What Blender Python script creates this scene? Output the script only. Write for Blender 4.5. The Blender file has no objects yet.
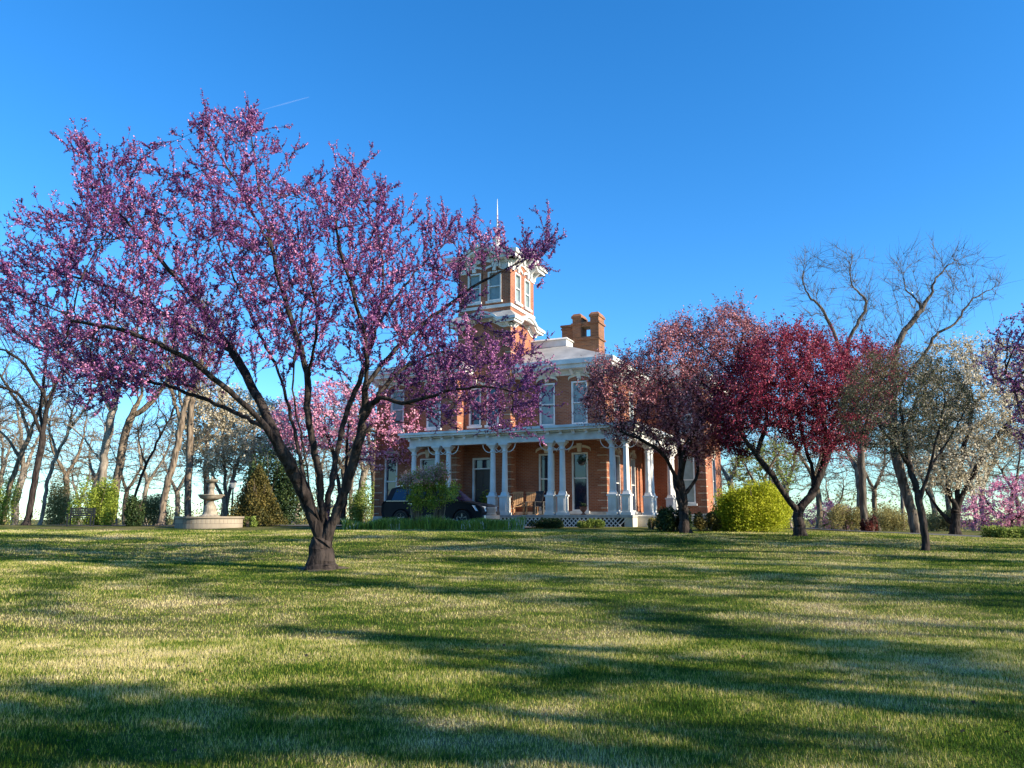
import bpy, math, random
import numpy as np
from mathutils import Vector, Matrix
R = math.radians
random.seed(7); rng = np.random.default_rng(7)
scene = bpy.context.scene
col = scene.collection

# ------------------------------------------------------------------ camera, sky, sun, exposure
F = 773.0; PITCH = math.atan(134.0 / F); EYE = 1.6
cam_d = bpy.data.cameras.new('camera'); cam = bpy.data.objects.new('camera', cam_d); col.objects.link(cam)
cam_d.sensor_width = 36; cam_d.lens = 36 * F / 1024; cam_d.clip_start = .05; cam_d.clip_end = 9000
cam.location = (0, 0, EYE); cam.rotation_euler = (math.pi / 2 + PITCH, 0, 0)
scene.camera = cam
SUN_AZ, SUN_EL = 114.0, 23.0
SUN = Vector((math.sin(R(SUN_AZ)) * math.cos(R(SUN_EL)), math.cos(R(SUN_AZ)) * math.cos(R(SUN_EL)), math.sin(R(SUN_EL))))
world = bpy.data.worlds.new('World'); scene.world = world; world.use_nodes = True
wn = world.node_tree.nodes; wl = world.node_tree.links
bg = wn['Background']; sky = wn.new('ShaderNodeTexSky'); sky.sky_type = 'NISHITA'; sky.sun_disc = False
sky.sun_elevation = R(SUN_EL); sky.sun_rotation = R(SUN_AZ); sky.air_density = 1.0; sky.dust_density = .1; sky.ozone_density = 3.0
hsv = wn.new('ShaderNodeHueSaturation'); hsv.inputs['Saturation'].default_value = 1.3
wl.new(sky.outputs[0], hsv.inputs['Color']); 
wtc = wn.new('ShaderNodeTexCoord'); wsp = wn.new('ShaderNodeSeparateXYZ'); wl.new(wtc.outputs['Generated'], wsp.inputs[0])
wrp = wn.new('ShaderNodeValToRGB'); wrp.color_ramp.elements[0].position = 0; wrp.color_ramp.elements[0].color = (.56, .82, 1.0, 1); wrp.color_ramp.elements[1].position = .5; wrp.color_ramp.elements[1].color = (.66, .88, 1.0, 1)
_e = wrp.color_ramp.elements.new(.12); _e.color = (.62, .84, 1.0, 1)
wl.new(wsp.outputs[2], wrp.inputs[0]); wmx = wn.new('ShaderNodeMix'); wmx.data_type = 'RGBA'; wmx.blend_type = 'MULTIPLY'; wmx.inputs[0].default_value = 1
wl.new(hsv.outputs[0], wmx.inputs[6]); wl.new(wrp.outputs[0], wmx.inputs[7]); wl.new(wmx.outputs[2], bg.inputs[0]); bg.inputs[1].default_value = .122
sun_d = bpy.data.lights.new('sun', 'SUN'); sun_d.energy = 5.0; sun_d.angle = R(.5); sun_d.color = (1, .86, .66)
sun = bpy.data.objects.new('sun', sun_d); col.objects.link(sun)
sun.rotation_euler = (-SUN).to_track_quat('-Z', 'Y').to_euler()
scene.view_settings.view_transform = 'Standard'; scene.view_settings.look = 'None'
scene.view_settings.exposure = 1.25; scene.view_settings.gamma = 1

CP, SP = math.cos(PITCH), math.sin(PITCH)
def at(px, py, Y):
    """world point on the sight line through a pixel at world depth Y"""
    a = (px - 512) / F; b = (384 - py) / F
    dy = CP - b * SP; dz = SP + b * CP
    k = Y / dy
    return Vector((a * k, Y, EYE + dz * k))
def sst(a, b, x):
    t = np.clip((x - a) / (b - a), 0, 1); return t * t * (3 - 2 * t)
def gz(x, y):
    x = np.asarray(x, float); y = np.asarray(y, float)
    yy = np.clip(y, -40, 400)
    base = np.where(yy < 27, .04 * yy, 1.08 + .12 * sst(27, 36, yy) + .0)
    base = base - .35 * sst(10, 21, x) * sst(17, 31, yy)
    base = base - 5.5 * sst(44, 130, yy) - 2.0 * sst(20, 70, x) * sst(10, 60, yy) * 0 
    base = base + .02 * np.sin(x * .9 + 1) * np.sin(y * .7) + .03 * np.sin(x * .31 + 2) * np.cos(y * .23)
    return base
def G(x, y): return float(gz(x, y))

# ------------------------------------------------------------------ object helpers
def tag(o, label=None, cat=None, group=None, kind=None):
    if label: o['label'] = label
    if cat: o['category'] = cat
    if group: o['group'] = group
    if kind: o['kind'] = kind
    return o
def empty(name, loc=(0, 0, 0), rz=0.0):
    o = bpy.data.objects.new(name, None); o.empty_display_size = .3; o.location = loc; o.rotation_euler = (0, 0, rz)
    col.objects.link(o); return o
def link_mesh(name, me, mats, parent=None):
    for m in (mats if isinstance(mats, (list, tuple)) else [mats]): me.materials.append(m)
    o = bpy.data.objects.new(name, me); col.objects.link(o)
    if parent is not None: o.parent = parent
    return o
def np_mesh(name, V, Fc, mats, parent=None, smooth=False):
    """V (n,3); Fc (m,k) constant-size faces, or a list of such arrays"""
    me = bpy.data.meshes.new(name)
    if not isinstance(Fc, list): Fc = [Fc]
    Fc = [f for f in Fc if len(f)]
    V = np.ascontiguousarray(V, np.float32)
    me.vertices.add(len(V)); me.vertices.foreach_set('co', V.ravel())
    nl = sum(f.size for f in Fc); nf = sum(len(f) for f in Fc)
    me.loops.add(nl); me.polygons.add(nf)
    me.loops.foreach_set('vertex_index', np.concatenate([f.ravel() for f in Fc]).astype(np.int32))
    tot = np.concatenate([np.full(len(f), f.shape[1]) for f in Fc]).astype(np.int32)
    st = np.concatenate([[0], np.cumsum(tot)[:-1]]).astype(np.int32)
    me.polygons.foreach_set('loop_start', st); me.polygons.foreach_set('loop_total', tot)
    if smooth: me.polygons.foreach_set('use_smooth', np.ones(nf, bool))
    me.update(calc_edges=True); me.validate()
    return link_mesh(name, me, mats, parent)
def copy_tree(o, parent=None):
    c = o.copy(); col.objects.link(c)
    if parent is not None: c.parent = parent
    for ch in list(o.children): copy_tree(ch, c)
    return c
class MB:
    def __init__(s): s.v = []; s.f = []; s.m = []
    def add(s, vs, fs, mi=0, M=None):
        n = len(s.v)
        for v in vs:
            v = Vector(v); s.v.append(tuple(M @ v) if M is not None else tuple(v))
        for f in fs: s.f.append(tuple(i + n for i in f)); s.m.append(mi)
        return s
    def box(s, x0, x1, y0, y1, z0, z1, mi=0, M=None):
        return s.add([(x0,y0,z0),(x1,y0,z0),(x1,y1,z0),(x0,y1,z0),(x0,y0,z1),(x1,y0,z1),(x1,y1,z1),(x0,y1,z1)],
              [(3,2,1,0),(4,5,6,7),(0,1,5,4),(1,2,6,5),(2,3,7,6),(3,0,4,7)], mi, M)
    def frus(s, a, b, mi=0, M=None):
        """a,b = (x0,x1,y0,y1,z) lower and upper rectangles"""
        return s.add([(a[0],a[2],a[4]),(a[1],a[2],a[4]),(a[1],a[3],a[4]),(a[0],a[3],a[4]),(b[0],b[2],b[4]),(b[1],b[2],b[4]),(b[1],b[3],b[4]),(b[0],b[3],b[4])],
              [(3,2,1,0),(4,5,6,7),(0,1,5,4),(1,2,6,5),(2,3,7,6),(3,0,4,7)], mi, M)
    def lathe(s, prof, c=(0,0,0), n=24, mi=0, M=None):
        vs = []; fs = []
        for r, z in prof:
            for k in range(n):
                a = 2 * math.pi * (k + .5) / n; vs.append((c[0] + r * math.cos(a), c[1] + r * math.sin(a), c[2] + z))
        for i in range(len(prof) - 1):
            for k in range(n):
                k2 = (k + 1) % n; fs.append((i*n+k, i*n+k2, (i+1)*n+k2, (i+1)*n+k))
        fs.append(tuple(range(n))[::-1]); fs.append(tuple((len(prof)-1)*n + k for k in range(n)))
        return s.add(vs, fs, mi, M)
    def tube(s, pts, r, n=6, mi=0, M=None):
        pts = [Vector(p) for p in pts]; rs = r if isinstance(r, (list, tuple)) else [r] * len(pts)
        vs = []; fs = []
        for i, p in enumerate(pts):
            d = (pts[min(i+1, len(pts)-1)] - pts[max(i-1, 0)]).normalized()
            u = d.cross(Vector((0, 0, 1)) if abs(d.z) < .9 else Vector((1, 0, 0))).normalized(); w = d.cross(u)
            for k in range(n):
                a = 2 * math.pi * (k + .5) / n; vs.append(p + (u * math.cos(a) + w * math.sin(a)) * rs[i])
        for i in range(len(pts) - 1):
            for k in range(n):
                k2 = (k + 1) % n; fs.append((i*n+k2, i*n+k, (i+1)*n+k, (i+1)*n+k2))
        fs.append(tuple(range(n))); fs.append(tuple((len(pts)-1)*n + k for k in range(n))[::-1])
        return s.add(vs, fs, mi, M)
    def prism(s, poly, d0, d1, axis='y', mi=0, M=None):
        """poly of (a,z) pairs extruded along axis y (a=x) or x (a=y)"""
        n = len(poly); vs = []
        for d in (d0, d1):
            for a, z in poly: vs.append((a, d, z) if axis == 'y' else (d, a, z))
        fs = [tuple(range(n)), tuple(range(2*n-1, n-1, -1))] + [(i, i+n, (i+1) % n + n, (i+1) % n) for i in range(n)]
        return s.add(vs, fs, mi, M)
    def build(s, name, mats, parent=None, smooth=False, bevel=0):
        me = bpy.data.meshes.new(name); me.from_pydata(s.v, [], s.f); me.polygons.foreach_set('material_index', s.m)
        if smooth: me.polygons.foreach_set('use_smooth', [True] * len(s.f))
        me.update()
        if name != 'wall':
            import bmesh
            b_ = bmesh.new(); b_.from_mesh(me); bmesh.ops.recalc_face_normals(b_, faces=b_.faces); b_.to_mesh(me); b_.free()
        o = link_mesh(name, me, mats, parent)
        if bevel:
            b = o.modifiers.new('bevel', 'BEVEL'); b.width = bevel; b.segments = 2; b.limit_method = 'ANGLE'
        return o

# ------------------------------------------------------------------ materials
def nodes_mat(name):
    m = bpy.data.materials.new(name); m.use_nodes = True
    nt = m.node_tree; return m, nt, nt.nodes, nt.links, nt.nodes['Principled BSDF']
def ramp(N, stops):
    r = N.new('ShaderNodeValToRGB'); e = r.color_ramp.elements
    while len(e) < len(stops): e.new(.5)
    for i, (p, c) in enumerate(stops): e[i].position = p; e[i].color = (*c, 1)
    return r
def plain(name, c, rough=.6, var=.12, scale=3.0, metal=0.0, bump=0.0, spec=None, coat=0):
    m, nt, N, L, B = nodes_mat(name)
    tc = N.new('ShaderNodeTexCoord'); nz = N.new('ShaderNodeTexNoise'); nz.inputs['Scale'].default_value = scale; nz.inputs['Detail'].default_value = 6
    L.new(tc.outputs['Object'], nz.inputs['Vector'])
    lo = [max(0, v * (1 - var * 1.6)) for v in c]; hi = [min(1, v * (1 + var)) for v in c]
    rp = ramp(N, [(.3, lo), (.7, hi)]); L.new(nz.outputs[0], rp.inputs[0]); L.new(rp.outputs[0], B.inputs['Base Color'])
    B.inputs['Roughness'].default_value = rough; B.inputs['Metallic'].default_value = metal
    if spec is not None: B.inputs['Specular IOR Level'].default_value = spec
    if coat: B.inputs['Coat Weight'].default_value = coat
    if bump:
        bp = N.new('ShaderNodeBump'); bp.inputs['Strength'].default_value = bump; bp.inputs['Distance'].default_value = .02
        n2 = N.new('ShaderNodeTexNoise'); n2.inputs['Scale'].default_value = scale * 6; L.new(tc.outputs['Object'], n2.inputs['Vector'])
        L.new(n2.outputs[0], bp.inputs['Height']); L.new(bp.outputs[0], B.inputs['Normal'])
    return m
def leaf_mat(name, stops, trans=.35, rough=.6, tcol=None):
    """colour picked per leaf or petal; part of the light passes through"""
    m, nt, N, L, B = nodes_mat(name)
    g = N.new('ShaderNodeNewGeometry'); rp = ramp(N, stops)
    nz = N.new('ShaderNodeTexNoise'); nz.inputs['Scale'].default_value = .9; nz.inputs['Detail'].default_value = 3; L.new(g.outputs['Position'], nz.inputs['Vector'])
    m1 = N.new('ShaderNodeMath'); m1.operation = 'MULTIPLY_ADD'; L.new(nz.outputs[0], m1.inputs[0]); m1.inputs[1].default_value = 1.5; m1.inputs[2].default_value = -.75
    m2 = N.new('ShaderNodeMath'); m2.operation = 'ADD'; m2.use_clamp = True; L.new(m1.outputs[0], m2.inputs[0]); L.new(g.outputs['Random Per Island'], m2.inputs[1]); L.new(m2.outputs[0], rp.inputs[0])
    L.new(rp.outputs[0], B.inputs['Base Color']); B.inputs['Roughness'].default_value = rough; B.inputs['Specular IOR Level'].default_value = .2
    tr = N.new('ShaderNodeBsdfTranslucent'); mx = N.new('ShaderNodeMixShader'); mx.inputs[0].default_value = trans
    L.new(rp.outputs[0], tr.inputs[0]); L.new(B.outputs[0], mx.inputs[1]); L.new(tr.outputs[0], mx.inputs[2])
    L.new(mx.outputs[0], N['Material Output'].inputs[0]); return m
def bark_mat(name, dark, light, scale=9.0, bump=.8):
    m, nt, N, L, B = nodes_mat(name)
    tc = N.new('ShaderNodeTexCoord'); mp = N.new('ShaderNodeMapping'); mp.inputs['Scale'].default_value = (1, 1, .22)
    L.new(tc.outputs['Object'], mp.inputs[0]); nz = N.new('ShaderNodeTexNoise'); nz.inputs['Scale'].default_value = scale; nz.inputs['Detail'].default_value = 9; nz.inputs['Distortion'].default_value = .6
    L.new(mp.outputs[0], nz.inputs['Vector']); rp = ramp(N, [(.34, dark), (.62, light)]); L.new(nz.outputs[0], rp.inputs[0]); L.new(rp.outputs[0], B.inputs['Base Color'])
    B.inputs['Roughness'].default_value = .92; B.inputs['Specular IOR Level'].default_value = .15
    bp = N.new('ShaderNodeBump'); bp.inputs['Strength'].default_value = bump; bp.inputs['Distance'].default_value = .05
    L.new(nz.outputs[0], bp.inputs['Height']); L.new(bp.outputs[0], B.inputs['Normal']); return m
def brick_mat(name, c1, c2, mortar, bw=.235, bh=.078):
    m, nt, N, L, B = nodes_mat(name)
    tc = N.new('ShaderNodeTexCoord'); sp = N.new('ShaderNodeSeparateXYZ'); sn = N.new('ShaderNodeSeparateXYZ')
    L.new(tc.outputs['Object'], sp.inputs[0]); L.new(tc.outputs['Normal'], sn.inputs[0])
    def M(op, a, b=None):
        n = N.new('ShaderNodeMath'); n.operation = op
        for i, v in enumerate((a, b)):
            if v is None: continue
            if isinstance(v, (int, float)): n.inputs[i].default_value = v
            else: L.new(v, n.inputs[i])
        return n.outputs[0]
    u = M('ADD', M('MULTIPLY', sp.outputs[0], M('ABSOLUTE', sn.outputs[1])), M('MULTIPLY', sp.outputs[1], M('ABSOLUTE', sn.outputs[0])))
    cb = N.new('ShaderNodeCombineXYZ'); L.new(u, cb.inputs[0]); L.new(sp.outputs[2], cb.inputs[1])
    bt = N.new('ShaderNodeTexBrick'); L.new(cb.outputs[0], bt.inputs['Vector'])
    bt.inputs['Scale'].default_value = 1; bt.inputs['Brick Width'].default_value = bw; bt.inputs['Row Height'].default_value = bh
    bt.inputs['Mortar Size'].default_value = .007; bt.inputs['Color1'].default_value = (*c1, 1); bt.inputs['Color2'].default_value = (*c2, 1); bt.inputs['Mortar'].default_value = (*mortar, 1)
    nz = N.new('ShaderNodeTexNoise'); nz.inputs['Scale'].default_value = .8; nz.inputs['Detail'].default_value = 8; L.new(tc.outputs['Object'], nz.inputs['Vector'])
    rp = ramp(N, [(.3, (.62, .60, .58)), (.7, (1.12, 1.1, 1.08))]); L.new(nz.outputs[0], rp.inputs[0])
    mx = N.new('ShaderNodeMix'); mx.data_type = 'RGBA'; mx.blend_type = 'MULTIPLY'; mx.inputs[0].default_value = 1
    L.new(bt.outputs[0], mx.inputs[6]); L.new(rp.outputs[0], mx.inputs[7]); L.new(mx.outputs[2], B.inputs['Base Color'])
    B.inputs['Roughness'].default_value = .88
    bp = N.new('ShaderNodeBump'); bp.inputs['Strength'].default_value = .5; bp.inputs['Distance'].default_value = .01; bp.invert = True
    L.new(bt.outputs['Fac'], bp.inputs['Height']); L.new(bp.outputs[0], B.inputs['Normal']); return m

M_brick = brick_mat('brick', (.36, .115, .05), (.26, .075, .035), (.34, .25, .18))
M_brick_old = brick_mat('weathered_brick', (.30, .12, .05), (.17, .07, .04), (.30, .22, .14))
M_joint = plain('pale_mortar', (.46, .35, .25), .8, .2)
M_trim = plain('painted_trim', (.64, .64, .62), .55, .16, 1.6)
M_cream = plain('painted_stone', (.62, .56, .45), .7, .15, 2.5)
M_roof = plain('roof_metal', (.34, .34, .33), .5, .18, 1.2)
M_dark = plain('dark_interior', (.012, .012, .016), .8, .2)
M_glass, _nt, _N, _L, _B = nodes_mat('window_glass')
_B.inputs['Base Color'].default_value = (.008, .012, .035, 1); _B.inputs['Roughness'].default_value = .06; _B.inputs['Specular IOR Level'].default_value = .8
_nz = _N.new('ShaderNodeTexNoise'); _nz.inputs['Scale'].default_value = 1.3; _bp = _N.new('ShaderNodeBump'); _bp.inputs['Strength'].default_value = .12; _L.new(_nz.outputs[0], _bp.inputs['Height']); _L.new(_bp.outputs[0], _B.inputs['Normal'])
M_shade = plain('window_blind', (.20, .26, .27), .35, .12, 4, spec=.6)
M_stone = plain('fountain_stone', (.27, .235, .18), .85, .42, 3.5, bump=.4)
M_block = brick_mat('fountain_blocks', (.30, .265, .21), (.21, .18, .14), (.11, .09, .07), .42, .2)
M_stone2 = plain('foundation_stone', (.55, .50, .42), .85, .25, 2.5, bump=.5)
M_black = plain('black_paint', (.012, .012, .014), .4, .2)
M_wood = plain('stained_wood', (.42, .24, .11), .6, .2, 6)
M_door = plain('door_wood', (.035, .018, .012), .45, .2, 5)
M_asph = plain('asphalt', (.07, .07, .068), .95, .2, 5, bump=.4)
M_soil = plain('mulch', (.11, .08, .05), .95, .35, 6, bump=.8)
M_terra = plain('terracotta', (.25, .09, .05), .8, .2)

# ------------------------------------------------------------------ lawn
def lawn_color(N, L, blade):
    g = N.new('ShaderNodeNewGeometry')
    def noise(scale, detail=4, off=(0, 0, 0), stretch=(1, 1, 0)):
        mp = N.new('ShaderNodeMapping'); mp.inputs['Scale'].default_value = stretch; mp.inputs['Location'].default_value = off
        L.new(g.outputs['Position'], mp.inputs[0]); n = N.new('ShaderNodeTexNoise'); n.inputs['Scale'].default_value = scale; n.inputs['Detail'].default_value = detail
        n.inputs['Roughness'].default_value = .6; L.new(mp.outputs[0], n.inputs['Vector']); return n.outputs[0]
    big = noise(.33, 3); mid = noise(1.7, 5, (4, 2, 0), (.7, 1.3, 0)); fine = noise(11, 5, (9, 1, 0))
    a = N.new('ShaderNodeMath'); a.operation = 'MULTIPLY'; L.new(big, a.inputs[0]); a.inputs[1].default_value = .50
    b = N.new('ShaderNodeMath'); b.operation = 'MULTIPLY_ADD'; L.new(mid, b.inputs[0]); b.inputs[1].default_value = .36; L.new(a.outputs[0], b.inputs[2])
    c = N.new('ShaderNodeMath'); c.operation = 'MULTIPLY_ADD'; L.new(fine, c.inputs[0]); c.inputs[1].default_value = .14; L.new(b.outputs[0], c.inputs[2])
    out = c.outputs[0]
    if blade:
        d = N.new('ShaderNodeMath'); d.operation = 'MULTIPLY_ADD'; L.new(g.outputs['Random Per Island'], d.inputs[0]); d.inputs[1].default_value = .17
        e = N.new('ShaderNodeMath'); e.operation = 'ADD'; L.new(out, e.inputs[0]); e.inputs[1].default_value = -.09; L.new(e.outputs[0], d.inputs[2]); out = d.outputs[0]
        rp = ramp(N, [(.37, (.016, .052, .004)), (.44, (.06, .14, .010)), (.49, (.20, .26, .025)), (.54, (.48, .44, .13)), (.62, (.72, .61, .34))])
    else:
        rp = ramp(N, [(.36, (0.0165, 0.0363, 0.00594)), (.45, (0.0462, 0.0726, 0.01188)), (.51, (0.1188, 0.1188, 0.0363)), (.62, (0.198, 0.1584, 0.0858)), (.7, (0.2376, 0.1914, 0.1122))])
    L.new(out, rp.inputs[0]); return rp.outputs[0]
M_lawn, nt, N, L, B = nodes_mat('lawn_ground'); L.new(lawn_color(N, L, False), B.inputs['Base Color']); B.inputs['Roughness'].default_value = 1; B.inputs['Specular IOR Level'].default_value = .05
_n = N.new('ShaderNodeTexNoise'); _n.inputs['Scale'].default_value = 40; _n.inputs['Detail'].default_value = 6
_g = N.new('ShaderNodeNewGeometry'); L.new(_g.outputs['Position'], _n.inputs['Vector'])
_bp = N.new('ShaderNodeBump'); _bp.inputs['Strength'].default_value = .9; _bp.inputs['Distance'].default_value = .04; L.new(_n.outputs[0], _bp.inputs['Height']); L.new(_bp.outputs[0], B.inputs['Normal'])
M_blade, nt, N, L, B = nodes_mat('grass_blade'); cc = lawn_color(N, L, True); L.new(cc, B.inputs['Base Color']); B.inputs['Roughness'].default_value = .7; B.inputs['Specular IOR Level'].default_value = .15
_t = N.new('ShaderNodeBsdfTranslucent'); _m = N.new('ShaderNodeMixShader'); _m.inputs[0].default_value = .35; L.new(cc, _t.inputs[0]); L.new(B.outputs[0], _m.inputs[1]); L.new(_t.outputs[0], _m.inputs[2]); L.new(_m.outputs[0], N['Material Output'].inputs[0])

xs = np.concatenate([np.linspace(-1600, -70, 12), np.linspace(-60, 60, 161), np.linspace(70, 1600, 12)])
ys = np.concatenate([np.linspace(-200, -30, 6), np.linspace(-25, 60, 131), np.linspace(64, 150, 30), np.linspace(180, 4000, 12)])
X, Yg = np.meshgrid(xs, ys); Z = gz(X, Yg)
V = np.stack([X.ravel(), Yg.ravel(), Z.ravel()], 1); nx = len(xs)
i, j = np.meshgrid(np.arange(nx - 1), np.arange(len(ys) - 1)); q = (j * nx + i).ravel()
tag(np_mesh('lawn', V, np.stack([q, q + 1, q + nx + 1, q + nx], 1), M_lawn, smooth=True), 'mown spring lawn, green with dry straw coloured patches', kind='structure')

TREE0 = at(322, 567, 15.6)
def blades(n, y0, y1, hmin, hmax, w0, lean=.6):
    y = np.sqrt(rng.uniform(y0 ** 2, y1 ** 2, n)); x = rng.uniform(-1, 1, n) * (y * .78 + 3.2)
    keep = (np.hypot(x - TREE0.x, y - TREE0.y) > .36 + .3 * rng.random(n)) ; x = x[keep]; y = y[keep]; n = len(x)
    z = gz(x, y) - .004
    tuft = .75 + .5 * (np.sin(x * 3.1 + np.sin(y * 2.3)) * np.sin(y * 2.7 + np.sin(x * 1.9)) * .5 + .5)
    h = rng.uniform(hmin, hmax, n) * tuft; a = rng.uniform(0, 2 * np.pi, n); ln = rng.uniform(.1, 1, n) * lean * h
    w = w0 * (.6 + .8 * rng.random(n)) * (1 + y * .06)
    b = rng.uniform(0, 2 * np.pi, n)
    P = np.stack([x, y, z], 1); W = np.stack([np.cos(a) * w, np.sin(a) * w, 0 * w], 1)
    T = P + np.stack([np.cos(b) * ln, np.sin(b) * ln, h], 1)
    V = np.stack([P - W, P + W, T], 1).reshape(-1, 3); return V
VV = np.concatenate([blades(520000, 3.2, 8.5, .018, .042, .0018), blades(340000, 8, 17, .02, .042, .0022), blades(220000, 16, 31, .025, .045, .003)])
tag(np_mesh('grass', VV, np.arange(len(VV)).reshape(-1, 3), M_blade), 'short grass blades, green mixed with straw', 'grass', kind='stuff')

_y = np.sqrt(rng.uniform(16, 500, 260)); _x = rng.uniform(-1, 1, 260) * _y * .7; V_, F_ = None, None
_C = np.stack([_x, _y, gz(_x, _y) + .03], 1)
# ------------------------------------------------------------------ drive
def strip(name, pts, width, mat, dz, label):
    P = []
    for a, b in zip(pts[:-1], pts[1:]):
        a = Vector(a); b = Vector(b); n = max(2, int((b - a).length / .5))
        for k in range(n): P.append(a.lerp(b, k / n))
    P.append(Vector(pts[-1]))
    P = [sum((P[max(0, min(len(P)-1, i + k))] for k in range(-4, 5)), Vector((0, 0))) / 9 for i in range(len(P))]
    V = []; Fs = []; m = 9
    for i, p in enumerate(P):
        d = (P[min(i+1, len(P)-1)] - P[max(i-1, 0)]).normalized(); nrm = Vector((-d.y, d.x))
        for k in range(m):
            q_ = p + nrm * width * (k / (m - 1) - .5); V.append((q_.x, q_.y, G(q_.x, q_.y) + dz))
    for i in range(len(P) - 1):
        for k in range(m - 1): Fs.append((i*m+k, i*m+k+1, (i+1)*m+k+1, (i+1)*m+k))
    return tag(np_mesh(name, np.array(V), np.array(Fs), mat), label, kind='structure')
strip('driveway', [(60, 27), (30, 29.5), (18, 31.5), (12.5, 35), (11.5, 45), (13, 62)], 3.4, M_asph, .03, 'asphalt drive curving past the right end of the house')
strip('parking_area', [(-26, 44), (-14, 41), (-7, 38), (-1.5, 35.2), (1.5, 34)], 3.6, M_asph, .03, 'asphalt strip where the dark car is parked')

# ------------------------------------------------------------------ tree engine
def inside(poly, px, py):
    c = np.zeros(len(px), bool); n = len(poly)
    for i in range(n):
        x1, y1 = poly[i]; x2, y2 = poly[(i + 1) % n]
        t = (y1 > py) != (y2 > py)
        with np.errstate(divide='ignore', invalid='ignore'):
            c ^= t & (px < (x2 - x1) * (py - y1) / (y2 - y1 + 1e-12) + x1)
    return c
def edge_dist(poly, px, py):
    d = np.full(len(px), 1e9); n = len(poly)
    for i in range(n):
        a = np.array(poly[i], float); b = np.array(poly[(i + 1) % n], float); ab = b - a
        t = np.clip(((px - a[0]) * ab[0] + (py - a[1]) * ab[1]) / (ab @ ab + 1e-9), 0, 1)
        d = np.minimum(d, np.hypot(px - a[0] - t * ab[0], py - a[1] - t * ab[1]))
    return d
def at_np(px, py, Y):
    a = (px - 512) / F; b = (384 - py) / F; dy = CP - b * SP; dz = SP + b * CP; k = Y / dy
    return np.stack([a * k, Y + 0 * a, EYE + dz * k], 1)
def vol(poly, Y, thick, n, clump=0.0, cs=1.0, seed=0):
    """points filling a crown whose outline is a polygon and whose depth bulges to +-thick metres"""
    r = np.random.default_rng(seed); p = np.array(poly, float); out = []
    x0, y0 = p.min(0); x1, y1 = p.max(0); R0 = None
    while sum(map(len, out)) < n:
        px = r.uniform(x0, x1, n * 3); py = r.uniform(y0, y1, n * 3); k = inside(poly, px, py); px = px[k]; py = py[k]
        ed = edge_dist(poly, px, py); R0 = R0 or np.percentile(ed, 97)
        th = thick * np.sqrt(np.clip(1 - (1 - np.clip(ed / R0, 0, 1)) ** 2, 0, 1))
        dy = r.uniform(-1, 1, len(px)) * th
        q = at_np(px, py, Y + dy)
        if clump:
            s = np.sin(q[:, 0] * 2.1 / cs + np.sin(q[:, 2] * 1.7 / cs + seed)) * np.sin(q[:, 1] * 2.3 / cs + seed) * np.sin(q[:, 2] * 2.6 / cs + np.sin(q[:, 0] * 1.3 / cs))
            q = q[r.random(len(q)) < np.clip(.5 + s * clump * 2, .04, 1)]
        out.append(q)
    return np.concatenate(out)[:n]
def resample(pts, step):
    out = [np.array(pts[0], float)]
    for a, b in zip(pts[:-1], pts[1:]):
        a = np.array(a, float); b = np.array(b, float); n = max(1, int(round(np.linalg.norm(b - a) / step)))
        for k in range(1, n + 1): out.append(a + (b - a) * k / n)
    return out
def smoothline(pts, it=2):
    pts = [np.array(p, float) for p in pts]
    for _ in range(it):
        q = [pts[0]]
        for a, b in zip(pts[:-1], pts[1:]): q += [a * .75 + b * .25, a * .25 + b * .75]
        q.append(pts[-1]); pts = q
    return pts
def grow(limbs, A, step, infl, kill, iters=60, up=.1, jit=.12, seed=0, maxn=14000, inert=.35):
    """limbs: list of polylines of world points; the first starts at the ground, later ones start on an earlier one. A: attractor points"""
    r = np.random.default_rng(seed)
    P = []; par = []
    for li, l in enumerate(limbs):
        pts = resample(smoothline(l), step)
        if li == 0: last = -1; start = 0
        else:
            arr = np.array(P); last = int(np.argmin(((arr - pts[0]) ** 2).sum(1))); start = 1
        for p in pts[start:]:
            P.append(p + (r.normal(0, step * .06, 3) if last >= 0 else 0)); par.append(last); last = len(P) - 1
    P = [np.array(p) for p in P]
    arr = np.array(P)
    d = np.full(len(A), 1e9); nn = np.zeros(len(A), int)
    for s in range(0, len(arr), 400):
        D = np.linalg.norm(A[:, None] - arr[None, s:s+400], axis=2); k = D.argmin(1); v = D[np.arange(len(A)), k]; u = v < d; d[u] = v[u]; nn[u] = k[u] + s
    kids = {}
    for it in range(iters):
        act = d < infl * (1 + 2.0 * (it < 6))
        if not act.any() or len(P) > maxn: break
        idx = nn[act]; arr = np.array(P)
        dv = A[act] - arr[idx]; dv /= np.linalg.norm(dv, axis=1)[:, None] + 1e-9
        un, inv = np.unique(idx, return_inverse=True); S = np.zeros((len(un), 3)); np.add.at(S, inv, dv)
        S /= np.linalg.norm(S, axis=1)[:, None] + 1e-9
        pd = np.array([arr[u] - arr[par[u]] if par[u] >= 0 else [0, 0, 1] for u in un]); pd /= np.linalg.norm(pd, axis=1)[:, None] + 1e-9
        S = S + inert * pd + r.normal(0, jit, S.shape); S[:, 2] += up; S /= np.linalg.norm(S, axis=1)[:, None] + 1e-9
        new = []; n0 = len(P)
        for u, s_ in zip(un, S):
            if kids.get(u, 0) >= 3: continue
            kids[u] = kids.get(u, 0) + 1
            P.append(arr[u] + s_ * step); par.append(int(u)); new.append(P[-1])
        if not new: break
        new = np.array(new)
        D = np.linalg.norm(A[:, None] - new[None], axis=2); k = D.argmin(1); v = D[np.arange(len(A)), k]; u = v < d; d[u] = v[u]; nn[u] = k[u] + n0
        keep = d > kill; A = A[keep]; d = d[keep]; nn = nn[keep]
        if len(A) == 0: break
    return np.array(P), np.array(par)
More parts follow.
